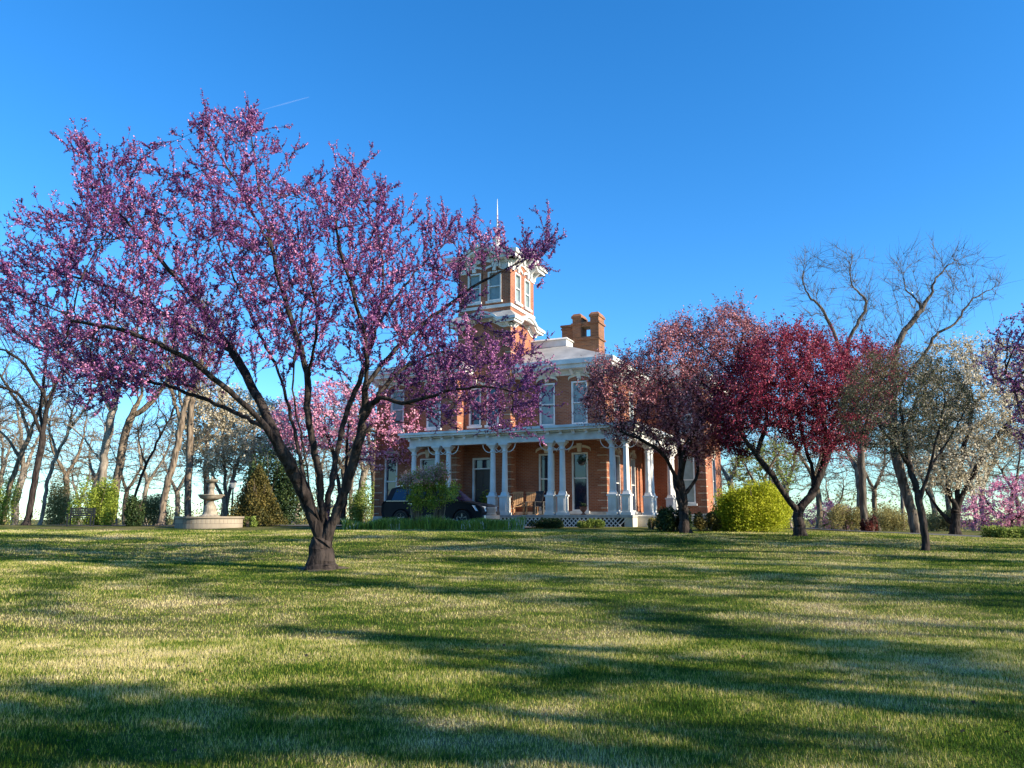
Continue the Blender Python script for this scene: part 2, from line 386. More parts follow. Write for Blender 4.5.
def radii(P, par, r_tip, r_base, leafc=None):
    n = len(P); cnt = np.zeros(n)
    ch = np.bincount(par[par >= 0], minlength=n)
    cnt[ch == 0] = 1
    for i in range(n - 1, 0, -1):
        if par[i] >= 0: cnt[par[i]] += cnt[i]
    e = math.log(max(cnt[0], 3)) / math.log(r_base / r_tip)
    r = r_tip * cnt ** (1 / e)
    for i in range(1, n):                    # forks swell: a limb leaves its parent thick and tapers
        p = par[i]
        if p >= 0 and r[i] > r_base * .22: r[i] = max(r[i], r[p] * .84)
    return r, cnt, ch
def dirs(P, par):
    D = np.zeros_like(P); k = par >= 0; D[k] = P[k] - P[par[k]]; D[~k] = [0, 0, 1]
    return D / (np.linalg.norm(D, axis=1)[:, None] + 1e-9)
def frame(D):
    ref = np.where(np.abs(D[:, 2:3]) < .9, np.array([[0, 0, 1.]]), np.array([[1., 0, 0]]))
    U = np.cross(D, ref); U /= np.linalg.norm(U, axis=1)[:, None] + 1e-9; return U, np.cross(D, U)
def tubes(P0, P1, D0, D1, r0, r1, n, wob=None):
    a = 2 * np.pi * np.arange(n) / n; c = np.cos(a); s = np.sin(a)
    U0, W0 = frame(D0); U1 = U0 - (U0 * D1).sum(1)[:, None] * D1; U1 /= np.linalg.norm(U1, axis=1)[:, None] + 1e-9; W1 = np.cross(D1, U1)
    A = P0[:, None] + r0[:, None, None] * (U0[:, None] * c[None, :, None] + W0[:, None] * s[None, :, None])
    Bq = P1[:, None] + r1[:, None, None] * (U1[:, None] * c[None, :, None] + W1[:, None] * s[None, :, None])
    m = len(P0); V = np.concatenate([A, Bq], 1).reshape(-1, 3); k = np.arange(n); k2 = (k + 1) % n
    base = (np.arange(m) * 2 * n)[:, None]
    Fq = np.stack([base + k, base + k2, base + n + k2, base + n + k], 2).reshape(-1, 4); return V, Fq
def tree_mesh(P, par, r, n_thick=12, n_thin=4, flare=1.5, thr=.05):
    D = dirs(P, par); k = np.where(par >= 0)[0]; pa = par[k]
    main = np.full(len(P), -1); 
    order = np.argsort(r[k]); main[pa[order]] = k[order]          # thickest child wins
    ismain = main[pa] == k
    Ds = D.copy(); has = main >= 0; Ds[has] = D[has] + D[main[has]]; Ds /= np.linalg.norm(Ds, axis=1)[:, None] + 1e-9
    hz = P[:, 2] - P[0, 2]; rr = r * (1 + (flare - 1) * np.exp(-hz / (r[0] * 1.1)))
    r0 = np.where(ismain, rr[pa], np.minimum(rr[k] * 1.25, rr[pa])); D0 = np.where(ismain[:, None], Ds[pa], D[k])
    out = []; 
    Vs = []; Fs = []; o = 0
    for lo, hi, n in ((thr, 9, n_thick), (0, thr, n_thin)):
        s = (rr[k] >= lo) & (rr[k] < hi)
        if not s.any(): continue
        V, Fq = tubes(P[pa[s]], P[k[s]], D0[s], Ds[k[s]], r0[s], rr[k[s]], n); Vs.append(V); Fs.append(Fq + o); o += len(V)
    return np.concatenate(Vs), np.concatenate(Fs)
def twigs(P, par, r, sel, per, L, up, spread, rt, seg=3, seed=0, curl=.15):
    rg = np.random.default_rng(seed); idx = np.repeat(sel, per); D = dirs(P, par)[idx]
    d = D * .7 + rg.normal(0, spread, D.shape); d[:, 2] += up; d /= np.linalg.norm(d, axis=1)[:, None]
    ln = L * rg.uniform(.45, 1.2, len(idx)); p = P[idx].copy(); Vs = []; Fs = []; o = 0; pts = [p.copy()]; ds = [d]
    for k in range(seg):
        d2 = d + rg.normal(0, curl, d.shape); d2[:, 2] += curl * .6; d2 /= np.linalg.norm(d2, axis=1)[:, None]
        q_ = p + d * (ln / seg)[:, None]
        V, Fq = tubes(p, q_, d, d2, np.full(len(p), rt * (1 - k / seg * .7)), np.full(len(p), rt * (1 - (k + 1) / seg * .7)), 3)
        Vs.append(V); Fs.append(Fq + o); o += len(V); p = q_; d = d2; pts.append(p.copy()); ds.append(d)
    return np.stack(pts, 1), np.concatenate(Vs), np.concatenate(Fs)
def along(pts, n, seed=0, t0=0.0):
    rg = np.random.default_rng(seed); m, s, _ = pts.shape; i = np.repeat(np.arange(m), n); t = rg.uniform(t0, s - 1.001, len(i)); k = t.astype(int); f = (t - k)[:, None]
    return pts[i, k] * (1 - f) + pts[i, k + 1] * f
def leaves(C, size, jitter, seed=0, asp=.6, flat=0.0, up=None):
    rg = np.random.default_rng(seed); C = C + rg.normal(0, jitter, C.shape); n = len(C)
    a = rg.normal(0, 1, (n, 3)); b = rg.normal(0, 1, (n, 3)); a[:, 2] *= 1 - flat; b[:, 2] *= 1 - flat
    a /= np.linalg.norm(a, axis=1)[:, None]; b -= (a * b).sum(1)[:, None] * a; b /= np.linalg.norm(b, axis=1)[:, None] + 1e-9
    s = size * rg.uniform(.6, 1.35, n)[:, None]; nn_ = np.cross(a, b) * s * .25
    V = np.stack([C - a * s, C - b * s * asp + nn_, C + a * s, C + b * s * asp + nn_], 1).reshape(-1, 3)
    return V, np.arange(4 * n).reshape(-1, 4)
def join(parts):
    Vs = []; Fs = []; o = 0
    for V, Fq in parts: Vs.append(V); Fs.append(Fq + o); o += len(V)
    return np.concatenate(Vs), np.concatenate(Fs)
def tree(name, label, cat, limbs, A, step=.3, infl=1.6, kill=.35, r_tip=.008, r_base=.2, bark=None, leafm=None, group=None,
         tw=None, lf=None, seed=0, up=.1, jit=.12, iters=60, thin=.03, crown_name='crown', flare=1.5, maxn=14000, nthin=4, inert=.35, spur=None):
    """tw = (per, length, up, spread, radius, seg); lf = (n per twig, size, jitter, asp)"""
    base = limbs[0][0]; gl = G(base[0], base[1]); limbs[0] = [(base[0], base[1], gl - .12)] + list(limbs[0][1:])
    P, par = grow(limbs, A, step, infl, kill, iters, up, jit, seed, maxn, inert)
    r, cnt, ch = radii(P, par, r_tip, r_base)
    O = np.array([base[0], base[1], gl]); root = empty(name, O.tolist()); tag(root, label, cat, group)
    Vt, Ft = tree_mesh(P, par, r, flare=flare, n_thin=nthin)
    q_ = Vt - O; hb = np.clip(q_[:, 2], 0, None); a_ = np.arctan2(q_[:, 1], q_[:, 0]); near = np.exp(-hb / (r_base * 1.0)) * np.clip(1.5 - hb / (r_base * 5), 0, 1)
    k_ = 1 + near * (.42 * np.maximum(0, np.cos(a_ * 5 + seed)) ** 2 + .16 * np.cos(a_ * 3 + 1))
    Vt[:, 0] = O[0] + q_[:, 0] * k_; Vt[:, 1] = O[1] + q_[:, 1] * k_
    sel = np.where(r < thin)[0]; crown = []
    if tw:
        pts, V, Fq = twigs(P, par, r, sel, tw[0], tw[1], tw[2], tw[3], tw[4], tw[5], seed + 5)
        if lf is None: crown.append((V, Fq))
        else: Ft2 = Fq + len(Vt); Vt = np.concatenate([Vt, V]); Ft = np.concatenate([Ft, Ft2])
    if lf:
        if spur:
            rg = np.random.default_rng(seed + 9); ns, sl = spur; a_ = pts[:, :-1]; b_ = pts[:, 1:]; m_, sg = a_.shape[:2]
            i_ = np.repeat(np.arange(m_), ns); k_ = rg.integers(0, sg, len(i_)); f_ = rg.random((len(i_), 1)); st_ = a_[i_, k_] * (1 - f_) + b_[i_, k_] * f_
            d_ = b_[i_, k_] - a_[i_, k_]; d_ /= np.linalg.norm(d_, axis=1)[:, None] + 1e-9; d_ = d_ + rg.normal(0, .55, d_.shape); d_[:, 2] += .15; d_ /= np.linalg.norm(d_, axis=1)[:, None]
            en_ = st_ + d_ * (sl * rg.uniform(.4, 1.2, (len(i_), 1)))
            V, Fq = tubes(st_, en_, d_, d_, np.full(len(i_), .004), np.full(len(i_), .002), 3); Ft = np.concatenate([Ft, Fq + len(Vt)]); Vt = np.concatenate([Vt, V])
            C = np.concatenate([along(pts, lf[0], seed + 1), along(np.stack([st_, en_], 1), lf[4], seed + 3)])
        else: C = along(pts, lf[0], seed + 1)
        crown.append(leaves(C, lf[1], lf[2], seed + 2, lf[3]))
    np_mesh('trunk', Vt - O, Ft, bark, root, smooth=True)
    if crown:
        V, Fq = join(crown); np_mesh(crown_name, V - O, Fq, leafm or bark, root)
    return root
def px_limb(pts, Y):
    """(px, py, depth offset)"""
    return [tuple(at(p[0], p[1], Y + (p[2] if len(p) > 2 else 0))) for p in pts]

BK_dark = bark_mat('dark_bark', (.010, .008, .008), (.05, .04, .036), 12)
BK_grey = bark_mat('grey_bark', (.07, .06, .05), (.30, .26, .21), 7)
BK_mid = bark_mat('weathered_bark', (.03, .025, .022), (.14, .12, .10), 7)
BK_brown = bark_mat('brown_bark', (.055, .043, .033), (.24, .19, .14), 8)

# ---- big purple redbud
M_redbud = leaf_mat('redbud_blossom', [(0, (.07, .018, .11)), (.38, (.16, .045, .185)), (.7, (.34, .115, .31)), (1, (.70, .32, .50))], .25)
poly = [(-60,300),(-20,262),(15,250),(20,212),(48,228),(60,200),(62,140),(95,148),(120,165),(140,150),(172,160),(190,190),(205,185),(198,150),(183,116),(212,122),(240,130),(250,112),(272,124),(283,150),(292,188),(312,182),(325,160),(350,170),(362,150),(378,190),(400,205),(420,228),(438,214),(470,206),(488,226),(500,246),(530,250),(552,228),(556,256),(545,268),(558,284),(530,296),(510,278),(490,268),(462,300),(480,335),(528,352),(548,380),(545,420),(520,445),(500,452),(470,425),(440,440),(415,425),(398,398),(380,375),(345,372),(320,385),(290,372),(255,376),(215,392),(190,402),(150,408),(105,428),(70,412),(52,385),(20,352),(-60,345)]
Y0 = 15.6
A = vol(poly, Y0, 3.6, 3600, 1.0, 1.5, 3); _k = (A[:, 0] > -1.2) & (A[:, 2] > 4.9); A = A[~(_k & (rng.random(len(A)) < .45))]
A = np.concatenate([A, vol([(385,372),(420,345),(470,335),(525,352),(545,380),(542,418),(520,442),(498,448),(470,424),(440,436),(415,420),(398,396)], 14.6, 1.6, 520, .2, 1, 4), vol([(20,345),(60,325),(120,330),(180,345),(215,372),(190,398),(150,405),(105,424),(70,408),(50,380)], 14.6, 2.0, 420, .2, 1, 5)])
B3 = [
 [(322,567,0),(321,556,0),(322,545,0),(323,534,.03)],
 [(322,545,0),(316,524,-.1),(307,503,-.25),(297,480,-.5),(285,456,-.9),(269,430,-1.2),(245,405,-1.6),(205,370,-2.0),(165,345,-2.4),(120,330,-2.6),(70,320,-2.6)],
 [(285,456,-.9),(268,418,-.6),(254,390,-.2),(232,350,.2),(200,305,.6),(165,265,.8),(130,225,.8),(95,185,.8)],
 [(322,545,0),(314,515,.3),(305,480,.6),(297,445,.9),(288,402,1.3),(278,370,1.6),(255,325,1.9),(235,280,2.0),(215,235,2.0)],
 [(323,534,.03),(322,505,-.2),(320,471,-.35),(313,443,-.4),(307,412,-.5),(308,377,-.6),(300,345,-.6),(285,300,-.5),(272,250,-.4),(262,205,-.3),(255,160,-.2),(250,125,-.2)],
 [(272,250,-.4),(250,210,-.7),(230,170,-.8),(205,130,-.8)],
 [(323,534,.03),(330,490,.3),(336,452,.5),(347,412,.8),(360,380,1.0),(375,330,1.3),(385,285,1.5),(380,240,1.5),(365,200,1.4)],
 [(322,545,0),(334,522,-.1),(344,492,-.2),(356,459,-.4),(363,420,-.6),(366,385,-.9),(368,345,-1.2),(355,300,-1.4),(340,255,-1.4),(335,215,-1.3)],
 [(323,534,.03),(312,500,-.5),(306,460,-.8),(300,430,-1.0),(292,395,-1.4),(296,350,-1.7),(305,300,-1.9)],
 [(330,490,.3),(340,465,.7),(356,440,1.1),(372,405,1.6),(395,370,2.0),(425,335,2.2)],
 [(363,420,-.6),(378,395,-.9),(405,405,-1.4),(440,392,-1.8),(480,385,-2.0),(515,392,-2.0)],
 [(366,385,-.9),(392,352,-.6),(420,325,-.3),(452,302,0),(485,280,.2),(520,262,.3),(545,250,.3)],
 [(375,330,1.3),(400,290,1.6),(425,262,1.8),(450,240,1.8)],
 [(378,395,-.9),(402,368,-.4),(435,352,.6),(475,345,1.2),(505,360,1.5)],
 [(269,430,-1.2),(235,412,-.4),(195,395,.6),(150,380,1.4),(105,378,1.8)],
 [(232,350,.2),(190,330,1.2),(140,300,2.0),(85,278,2.4),(35,270,2.4)],
 [(308,377,-.6),(318,330,-1.4),(315,290,-2.0),(300,250,-2.2)]]
tree('redbud_tree', 'big spreading purple redbud with forked dark trunk standing alone on the front lawn', 'tree',
     [px_limb(l, Y0) for l in B3], A, step=.2, infl=1.2, kill=.46, r_tip=.005, r_base=.22, bark=BK_dark, leafm=M_redbud,
     tw=(1, .68, .50, .30, .006, 4), lf=(24, .018, .010, .7, 12), spur=(10, .15), seed=11, up=.26, jit=.12, thin=.0125, inert=.6, crown_name='blossom', flare=1.65, maxn=12000, nthin=4)

# ---- bronze crab apple, crimson crab apple, grey dogwood, white tree, right edge redbud, far redbuds
M_bronze = leaf_mat('bronze_blossom', [(0, (.06, .014, .022)), (.3, (.15, .035, .05)), (.6, (.42, .14, .17)), (1, (.74, .40, .42))], .35)
M_crim = leaf_mat('crimson_blossom', [(0, (0.072, 0.0072, 0.01728)), (.5, (0.22, 0.022, 0.055)), (.85, (0.44, 0.07, 0.13)), (1, (0.5616, 0.1872, 0.2304))], .35)
M_dog = leaf_mat('young_grey_leaf', [(0, (0.056, 0.064, 0.028)), (.6, (0.128, 0.136, 0.064)), (.85, (0.208, 0.176, 0.112)), (1, (0.384, 0.344, 0.256))], .3)
M_cream = M_cream
M_white = leaf_mat('cream_blossom', [(0, (0.289, 0.2465, 0.1445)), (.5, (0.51, 0.4505, 0.323)), (1, (0.714, 0.663, 0.544))], .3)
M_pink = leaf_mat('pink_blossom', [(0, (0.492, 0.164, 0.2952)), (.5, (0.697, 0.2952, 0.4428)), (1, (0.7544, 0.4756, 0.574))], .35)
M_ygreen = leaf_mat('chartreuse_leaf', [(0, (0.224, 0.272, 0.012)), (.5, (0.368, 0.416, 0.024)), (1, (0.528, 0.544, 0.056))], .4)
M_green = leaf_mat('spring_leaf', [(0, (.07, .11, .02)), (.6, (.17, .24, .045)), (1, (.30, .36, .09))], .4)
M_fresh = leaf_mat('fresh_leaf', [(0, (.14, .20, .025)), (.6, (.28, .36, .05)), (1, (.46, .52, .10))], .45)
M_dgreen = leaf_mat('evergreen_leaf', [(0, (.012, .028, .010)), (.6, (.03, .06, .018)), (1, (.07, .10, .03))], .2)
M_conif = leaf_mat('juniper_spray', [(0, (.035, .04, .012)), (.5, (.085, .08, .02)), (1, (.20, .155, .045))], .25)
M_tan = leaf_mat('budding_twig', [(0, (0.136, 0.119, 0.0425)), (.5, (0.272, 0.2465, 0.085)), (1, (0.408, 0.357, 0.153))], .45)
M_rust = leaf_mat('maroon_leaf', [(0, (.05, .012, .012)), (1, (.18, .04, .03))], .3)

polyB = [(583,392),(592,368),(615,358),(640,352),(655,330),(672,318),(700,320),(722,310),(742,303),(765,322),(772,350),(765,400),(748,430),(728,452),(700,462),(660,458),(640,440),(618,446),(600,425),(585,412)]
tree('crabapple_tree', 'bronze leaved crab apple with dull pink blossom in front of the house corner', 'tree',
     [px_limb(l, 28) for l in [[(684,531),(684,512),(683,496,.1),(680,480,.1)], [(683,496,.1),(672,468,-.3),(662,452,-.7),(642,440,-1.2),(618,430,-1.6)],
      [(683,496,0),(694,484,.3),(699,470,.4),(695,445,.6),(700,410,.6)], [(680,480,.1),(681,450,.4),(672,410,1),(660,380,1.2)], [(680,480,.1),(688,440,-.8),(715,400,-1.2),(735,370,-1.3)], [(684,512),(676,490,-.2),(672,468,.6),(645,420,1.4)]]],
     vol(polyB, 28, 2.7, 2200, .6, .8, 5), step=.25, infl=1.4, kill=.34, r_tip=.008, r_base=.17, bark=BK_dark, leafm=M_bronze,
     tw=(3, .75, .16, .42, .006, 3), lf=(21, .033, .055, .7), seed=21, thin=.026, crown_name='crown')
polyC = [(712,420),(720,385),(738,358),(768,338),(790,328),(812,332),(832,348),(862,341),(880,350),(898,352),(902,372),(890,405),(872,432),(850,452),(828,462),(800,452),(775,438),(752,438),(742,462),(722,446)]
tree('crabapple_tree', 'crimson flowering crab apple with a low forked black trunk right of the chartreuse bush', 'tree',
     [px_limb(l, 26) for l in [[(800,536),(799,524),(798,513),(801,507)], [(798,513),(786,496,-.2),(771,474,-.4),(757,455,-.6),(742,436,-.8)],
      [(801,507),(815,490,.1),(823,465,.2),(836,440,.3),(850,410,.5),(870,385,.5)], [(815,490,.1),(812,468,.4),(803,440,.8),(795,400,1)], [(823,465,.2),(828,430,-.8),(810,390,-1.4)], [(757,455,-.6),(768,420,.4),(765,385,.8)]]],
     vol(polyC, 26, 2.5, 2300, .45, .8, 6), step=.25, infl=1.4, kill=.34, r_tip=.008, r_base=.17, bark=BK_dark, leafm=M_crim,
     tw=(3, .72, .18, .42, .006, 3), lf=(26, .032, .055, .75), seed=22, thin=.026, crown_name='blossom')
polyD = [(838,400),(850,372),(870,354),(905,348),(935,352),(958,366),(975,388),(976,415),(955,438),(932,452),(895,460),(858,448),(838,425)]
tree('dogwood_tree', 'slim dark trunked grey green tree nearest the camera on the right', 'tree',
     [px_limb(l, 20) for l in [[(926,550),(924,525),(919,500),(916,488)], [(916,488),(909,465,.1),(904,435,.2),(900,400,.3)], [(919,500),(930,468,-.2),(938,435,-.3),(945,400,-.5)],
      [(909,465,.1),(890,440,-.6),(872,415,-.9)], [(904,435,.2),(915,405,.8),(925,375,1)], [(930,468,-.2),(955,430,.5),(970,400,.6)]]],
     vol(polyD, 20, 2.0, 1900, .15, .8, 7), step=.17, infl=1.0, kill=.23, r_tip=.005, r_base=.09, bark=BK_dark, leafm=M_dog,
     tw=(3, .28, .15, .5, .004, 2), lf=(11, .020, .05, .6), seed=23, thin=.016)
polyE = [(905,375),(932,345),(970,336),(1005,343),(1040,356),(1075,400),(1060,440),(1005,462),(985,492),(950,500),(915,482),(895,445)]
tree('blossom_tree', 'cream blossoming tree with several upright stems behind the slim dark trunked tree', 'tree',
     [px_limb(l, 34) for l in [[(955,538),(955,524),(956,510)], [(956,510),(948,490,-.2),(944,465,-.4),(935,420,-.6)], [(956,510),(958,480,.3),(965,440,.5),(975,400,.5)],
      [(956,510),(966,488,0),(985,450,-.5),(1020,410,-.8)], [(955,524),(940,512,.3),(925,490,.6),(912,450,.8)]]],
     vol(polyE, 34, 3.2, 1500, .25, 1.4, 8), step=.34, infl=1.9, kill=.45, r_tip=.010, r_base=.19, bark=BK_dark, leafm=M_white,
     tw=(3, .65, .15, .45, .008, 2), lf=(13, .048, .08, .7), seed=24, thin=.04, crown_name='blossom')
polyG = [(978,368),(990,335),(1008,315),(1060,300),(1120,285),(1190,310),(1230,370),(1220,430),(1150,470),(1080,480),(1030,462),(1012,430),(1008,400),(985,380)]
tree('redbud_tree', 'purple redbud reaching into view at the right edge of the photo', 'tree',
     [px_limb(l, 20) for l in [[(1112,556),(1110,530),(1108,505)], [(1108,505),(1085,460,0),(1060,425,0),(1030,400,.2),(1005,372,.3)], [(1108,505),(1105,450,.5),(1090,390,.6),(1070,340,.6)],
      [(1108,505),(1130,450,-.4),(1150,390,-.6),(1160,340,-.6)], [(1085,460),(1060,440,-.8),(1035,430,-1)]]],
     vol(polyG, 20, 2.6, 2600, .3, 1, 9), step=.2, infl=1.3, kill=.3, r_tip=.008, r_base=.2, bark=BK_dark, leafm=M_redbud,
     tw=(2, .36, .25, .38, .006, 3), lf=(12, .026, .02, .7), seed=25, thin=.022, crown_name='blossom')
def small_redbud(poly, Y, bx, by, label, seed, n=900):
    c = np.mean(poly, axis=0)
    r = tree('redbud_tree', label, 'tree', [px_limb(l, Y) for l in [[(bx, by), (bx, by - 12)], [(bx, by - 12), ((bx + c[0]) / 2 - 14, c[1] + 14, .4), (c[0] - 25, c[1], .6)], [(bx, by - 12), ((bx + c[0]) / 2 + 12, c[1] + 12, -.4), (c[0] + 25, c[1] - 5, -.6)], [(bx, by - 12), (c[0], c[1] - 12, 0)]]],
        vol(poly, Y, 2.4, n, .25, 1.3, seed), step=.32, infl=1.9, kill=.42, r_tip=.012, r_base=.16, bark=BK_dark, leafm=M_pink,
        tw=(2, .5, .15, .45, .008, 2), lf=(9, .065, .07, .7), seed=seed, thin=.04, crown_name='blossom', iters=40)
    return r
small_redbud([(262,425),(278,405),(305,385),(345,380),(385,392),(415,408),(432,428),(425,450),(405,474),(370,470),(340,450),(300,456),(270,448)], 42, 343, 524, 'pale pink redbud glowing behind the forked trunk, beside the left end of the house', 31, 1300)
small_redbud([(955,505),(975,490),(1000,480),(1040,470),(1070,480),(1075,525),(1020,532),(960,530)], 48, 1010, 532, 'low pink redbud by the clipped hedge at the far right', 32, 1000)
small_redbud([(810,508),(830,502),(850,508),(852,530),(812,532)], 70, 832, 532, 'small distant pink redbud seen under the crimson crab apple', 33, 500)

# ---- bare trees
def bare(label, limbs, poly, Y, thick, n, r_base, seed, bark=BK_grey, step=.45, tw=(2, .8, .15, .4, .009, 3), group=None, kill=.75, name='bare_tree', r_tip=.016):
    return tree(name, label, 'tree', [px_limb(l, Y) for l in limbs], vol(poly, Y, thick, n, .1, 2, seed), step=step, infl=3.0, kill=kill, r_tip=r_tip, r_base=r_base, bark=bark, leafm=bark, tw=tw, seed=seed, thin=max(r_tip * 2.6, .022), crown_name='twigs', up=.22, jit=.09, group=group, iters=50, maxn=6000, inert=.9)
bare('tall bare tree whose crown rises above the cream and crimson blossoms, leaning grey trunk', [
    [(917,539),(912,515),(905,488),(897,460),(893,430),(892,395)], [(892,395),(893,365,.3),(897,342,.3),(912,322,.3),(923,308,.3),(932,294,.3),(933,280,.3),(944,270,.3),(954,260,.3)],
    [(923,308,.3),(914,298,.6),(906,292,.9),(902,272,1)], [(892,395),(910,372,-.5),(928,349,-.8),(935,333,-.9),(958,322,-1),(968,303,-1),(985,292,-1),(1000,284,-1)], [(893,430),(880,400,.8),(872,370,1.2),(874,345,1.3),(862,330,1.3)]],
    [(862,340),(868,300),(880,275),(895,255),(930,240),(965,243),(985,262),(1005,285),(990,310),(968,335),(940,350),(900,360)], 34, 3.2, 420, .20, 41, BK_mid, tw=(4, 1.0, .2, .4, .008, 3), r_tip=.0065)
bare('bare tree with straight slim trunk between the crimson crab apple and leaning bare tree', [
    [(864,522),(863,490),(861,450),(858,410),(850,375)], [(850,375),(840,350,.2),(828,318,.3),(818,303,.3),(808,297,.3),(802,280,.3),(804,262,.3)],
    [(850,375),(846,345,-.4),(858,322,-.6),(869,304,-.7),(858,292,-.7),(849,280,-.7),(852,258,-.7)], [(861,450),(875,430,0),(890,415,.5)], [(863,470),(850,455,0),(838,440,0)]],
    [(790,290),(795,265),(815,250),(850,245),(872,268),(880,300),(868,330),(845,350),(820,340),(795,320)], 42, 3.2, 360, .19, 42, BK_mid, tw=(4, 1.0, .2, .4, .009, 3), r_tip=.007)
# left of the house
LB = [
 ('bare tree with a dark slanting trunk at the far left, second from the edge', [[(26,527),(33,495),(39,462),(42,435),(48,405),(60,372),(72,350)],[(42,435),(40,405,.5),(46,365,.8),(50,320,1)],[(42,435),(30,405,-.5),(10,388,-.8),(-10,385,-1)],[(48,405),(28,365,0),(5,350,0)]], [(-60,400),(-50,320),(0,290),(60,300),(95,330),(90,380),(50,420),(0,430)], 44, .34, BK_dark),
 ('pale bare tree leaning right from the left edge of the photo', [[(2,527),(8,490),(20,458),(30,435),(38,412)],[(30,435),(20,405,.4),(0,375,.6)],[(38,412),(55,385,.4),(75,360,.5)],[(20,458),(2,430,0),(-25,415,0)]], [(-60,430),(-40,340),(10,320),(70,325),(90,370),(60,410),(20,420)], 50, .30, BK_brown),
 ('slim pale bare tree with a crooked trunk left of the green shrubs', [[(40,526),(45,500),(48,478),(57,455),(68,432),(75,400)],[(57,455),(50,430,0),(45,405,0)],[(68,432),(85,410,0),(100,380,0)]], [(35,430),(40,360),(80,330),(110,350),(115,400),(90,430)], 48, .22, BK_grey),
 ('massive pale trunked bare tree, left one of the close pair behind the green shrubs', [[(99,527),(101,495),(103,465),(107,440),(112,412),(120,385)],[(103,465),(92,450,-.3),(84,438,-.5),(70,425,-.8),(52,420,-1)],[(112,412),(100,385,.5),(90,350,.8)],[(120,385),(135,350,0),(140,310,0)]], [(60,420),(50,340),(90,290),(150,280),(170,330),(150,390),(110,410)], 46, .46, BK_grey),
 ('massive pale trunked bare tree, right one of the close pair behind the green shrubs', [[(111,527),(115,495),(119,468),(124,440),(130,418),(142,395)],[(119,468),(110,445,.4),(104,420,.5)],[(130,418),(150,405,.2),(168,380,.3)],[(124,440),(138,430,-.3),(155,424,-.5)]], [(100,400),(110,330),(150,290),(200,310),(200,370),(160,410)], 47.5, .48, BK_brown),
 ('rough barked bare tree leaning right just left of the stone fountain', [[(160,527),(163,505),(170,475),(176,450),(181,425),(188,395)],[(181,425),(175,400,0),(165,375,0)],[(188,395),(205,370,0),(220,340,0)]], [(150,400),(150,330),(190,290),(240,310),(240,370),(200,400)], 43, .36, BK_brown),
 ('upright dark trunked bare tree directly behind the fountain', [[(187,525),(188,495),(189,460),(190,425),(192,395)],[(190,425),(180,400,0),(176,370,0)],[(192,395),(202,360,0),(205,330,0)],[(189,460),(200,440,0),(215,425,0)]], [(160,390),(160,330),(190,280),(230,300),(235,350),(215,400)], 44.5, .38, BK_brown),
 ('thin bare sapling leaning right between the massive pair and the fountain', [[(128,527),(134,495),(146,465),(158,440),(172,415)],[(146,465),(140,445,0),(138,430,0)]], [(130,440),(150,390),(190,380),(195,410),(165,440)], 52, .17, BK_dark)]
for n_, (lab, lim, pol, Y, rb, bk) in enumerate(LB):
    bare(lab, lim, pol, Y, 3.4, 420, rb * .5, 50 + n_, bk, step=.45, tw=(3, 1.0, .15, .45, .012, 3), r_tip=.018)

# far bare trees, three kinds copied about
def generic_bare(seed, h, rb, bark):
    lim = [[(0, 0, 0), (.05 * h, 0, h * .2), (.02 * h, .02 * h, h * .4)], [(.02 * h, .02 * h, h * .4), (-.1 * h, 0, h * .62), (-.14 * h, .05 * h, h * .8)], [(.02 * h, .02 * h, h * .4), (.1 * h, .04 * h, h * .6), (.13 * h, 0, h * .85)]]
    r_ = np.random.default_rng(seed); u = r_.normal(0, 1, (260, 3)); u /= np.linalg.norm(u, axis=1)[:, None]; u *= r_.random((260, 1)) ** .4
    Aq = np.array([0, 0, h * .66]) + u * np.array([h * .3, h * .3, h * .36])
    off = np.array([0, 400., 0]); lim = [[tuple(np.array(p) + off + [0, 0, G(0, 400)]) for p in l] for l in lim]
    Aq = Aq + off + [0, 0, G(0, 400)]
    return tree('bare_tree', 'x', 'tree', lim, Aq, step=.5, infl=4, kill=.8, r_tip=.025, r_base=rb, bark=bark, leafm=M_bud, tw=(4, 1.1, .2, .45, .014, 3), lf=(4, .045, .05, .6), seed=seed, thin=.06, crown_name='twigs', iters=40, maxn=3500, inert=.8)
M_bud = leaf_mat('bud_tips', [(0, (.20, .15, .09)), (.6, (.34, .27, .15)), (1, (.46, .40, .22))], .4)
protos = [generic_bare(71, 13, .26, BK_brown), generic_bare(72, 11, .2, BK_grey), generic_bare(73, 15, .32, BK_grey)]
used = set(); rr_ = random.Random(5)
spots = [(px, Y) for px, Y in [(-40,60),(-5,66),(18,72),(58,62),(75,78),(88,66),(128,70),(148,62),(172,75),(205,64),(222,72),(246,62),(268,70),(292,60),(318,74),(338,64),(352,78),(366,68),(372,60),(700,80),(728,66),(742,82),(775,60),(792,74),(815,64),(838,80),(856,60),(880,70),(902,56),(930,66),(946,78),(972,60),(990,72),(1016,64),(1045,75),(1075,60)]]
for n_, (px, Y) in enumerate(spots):
    k = n_ % 3; p = at(px, 518, Y); o = protos[k]
    if k in used: o = copy_tree(protos[k])
    used.add(k); o.location = (p.x, Y, G(p.x, Y)); o.rotation_euler = (0, 0, rr_.uniform(0, 6.28))
    s = rr_.uniform(.68, 1.0); o.scale = (s, s, s)
    side = px < 500
    tag(o, 'bare leafless tree, one of the thin row far behind the lawn ' + ('left of the house' if side else 'right of the house'), 'tree', 'far bare trees ' + ('left of the house' if side else 'right of the house'))

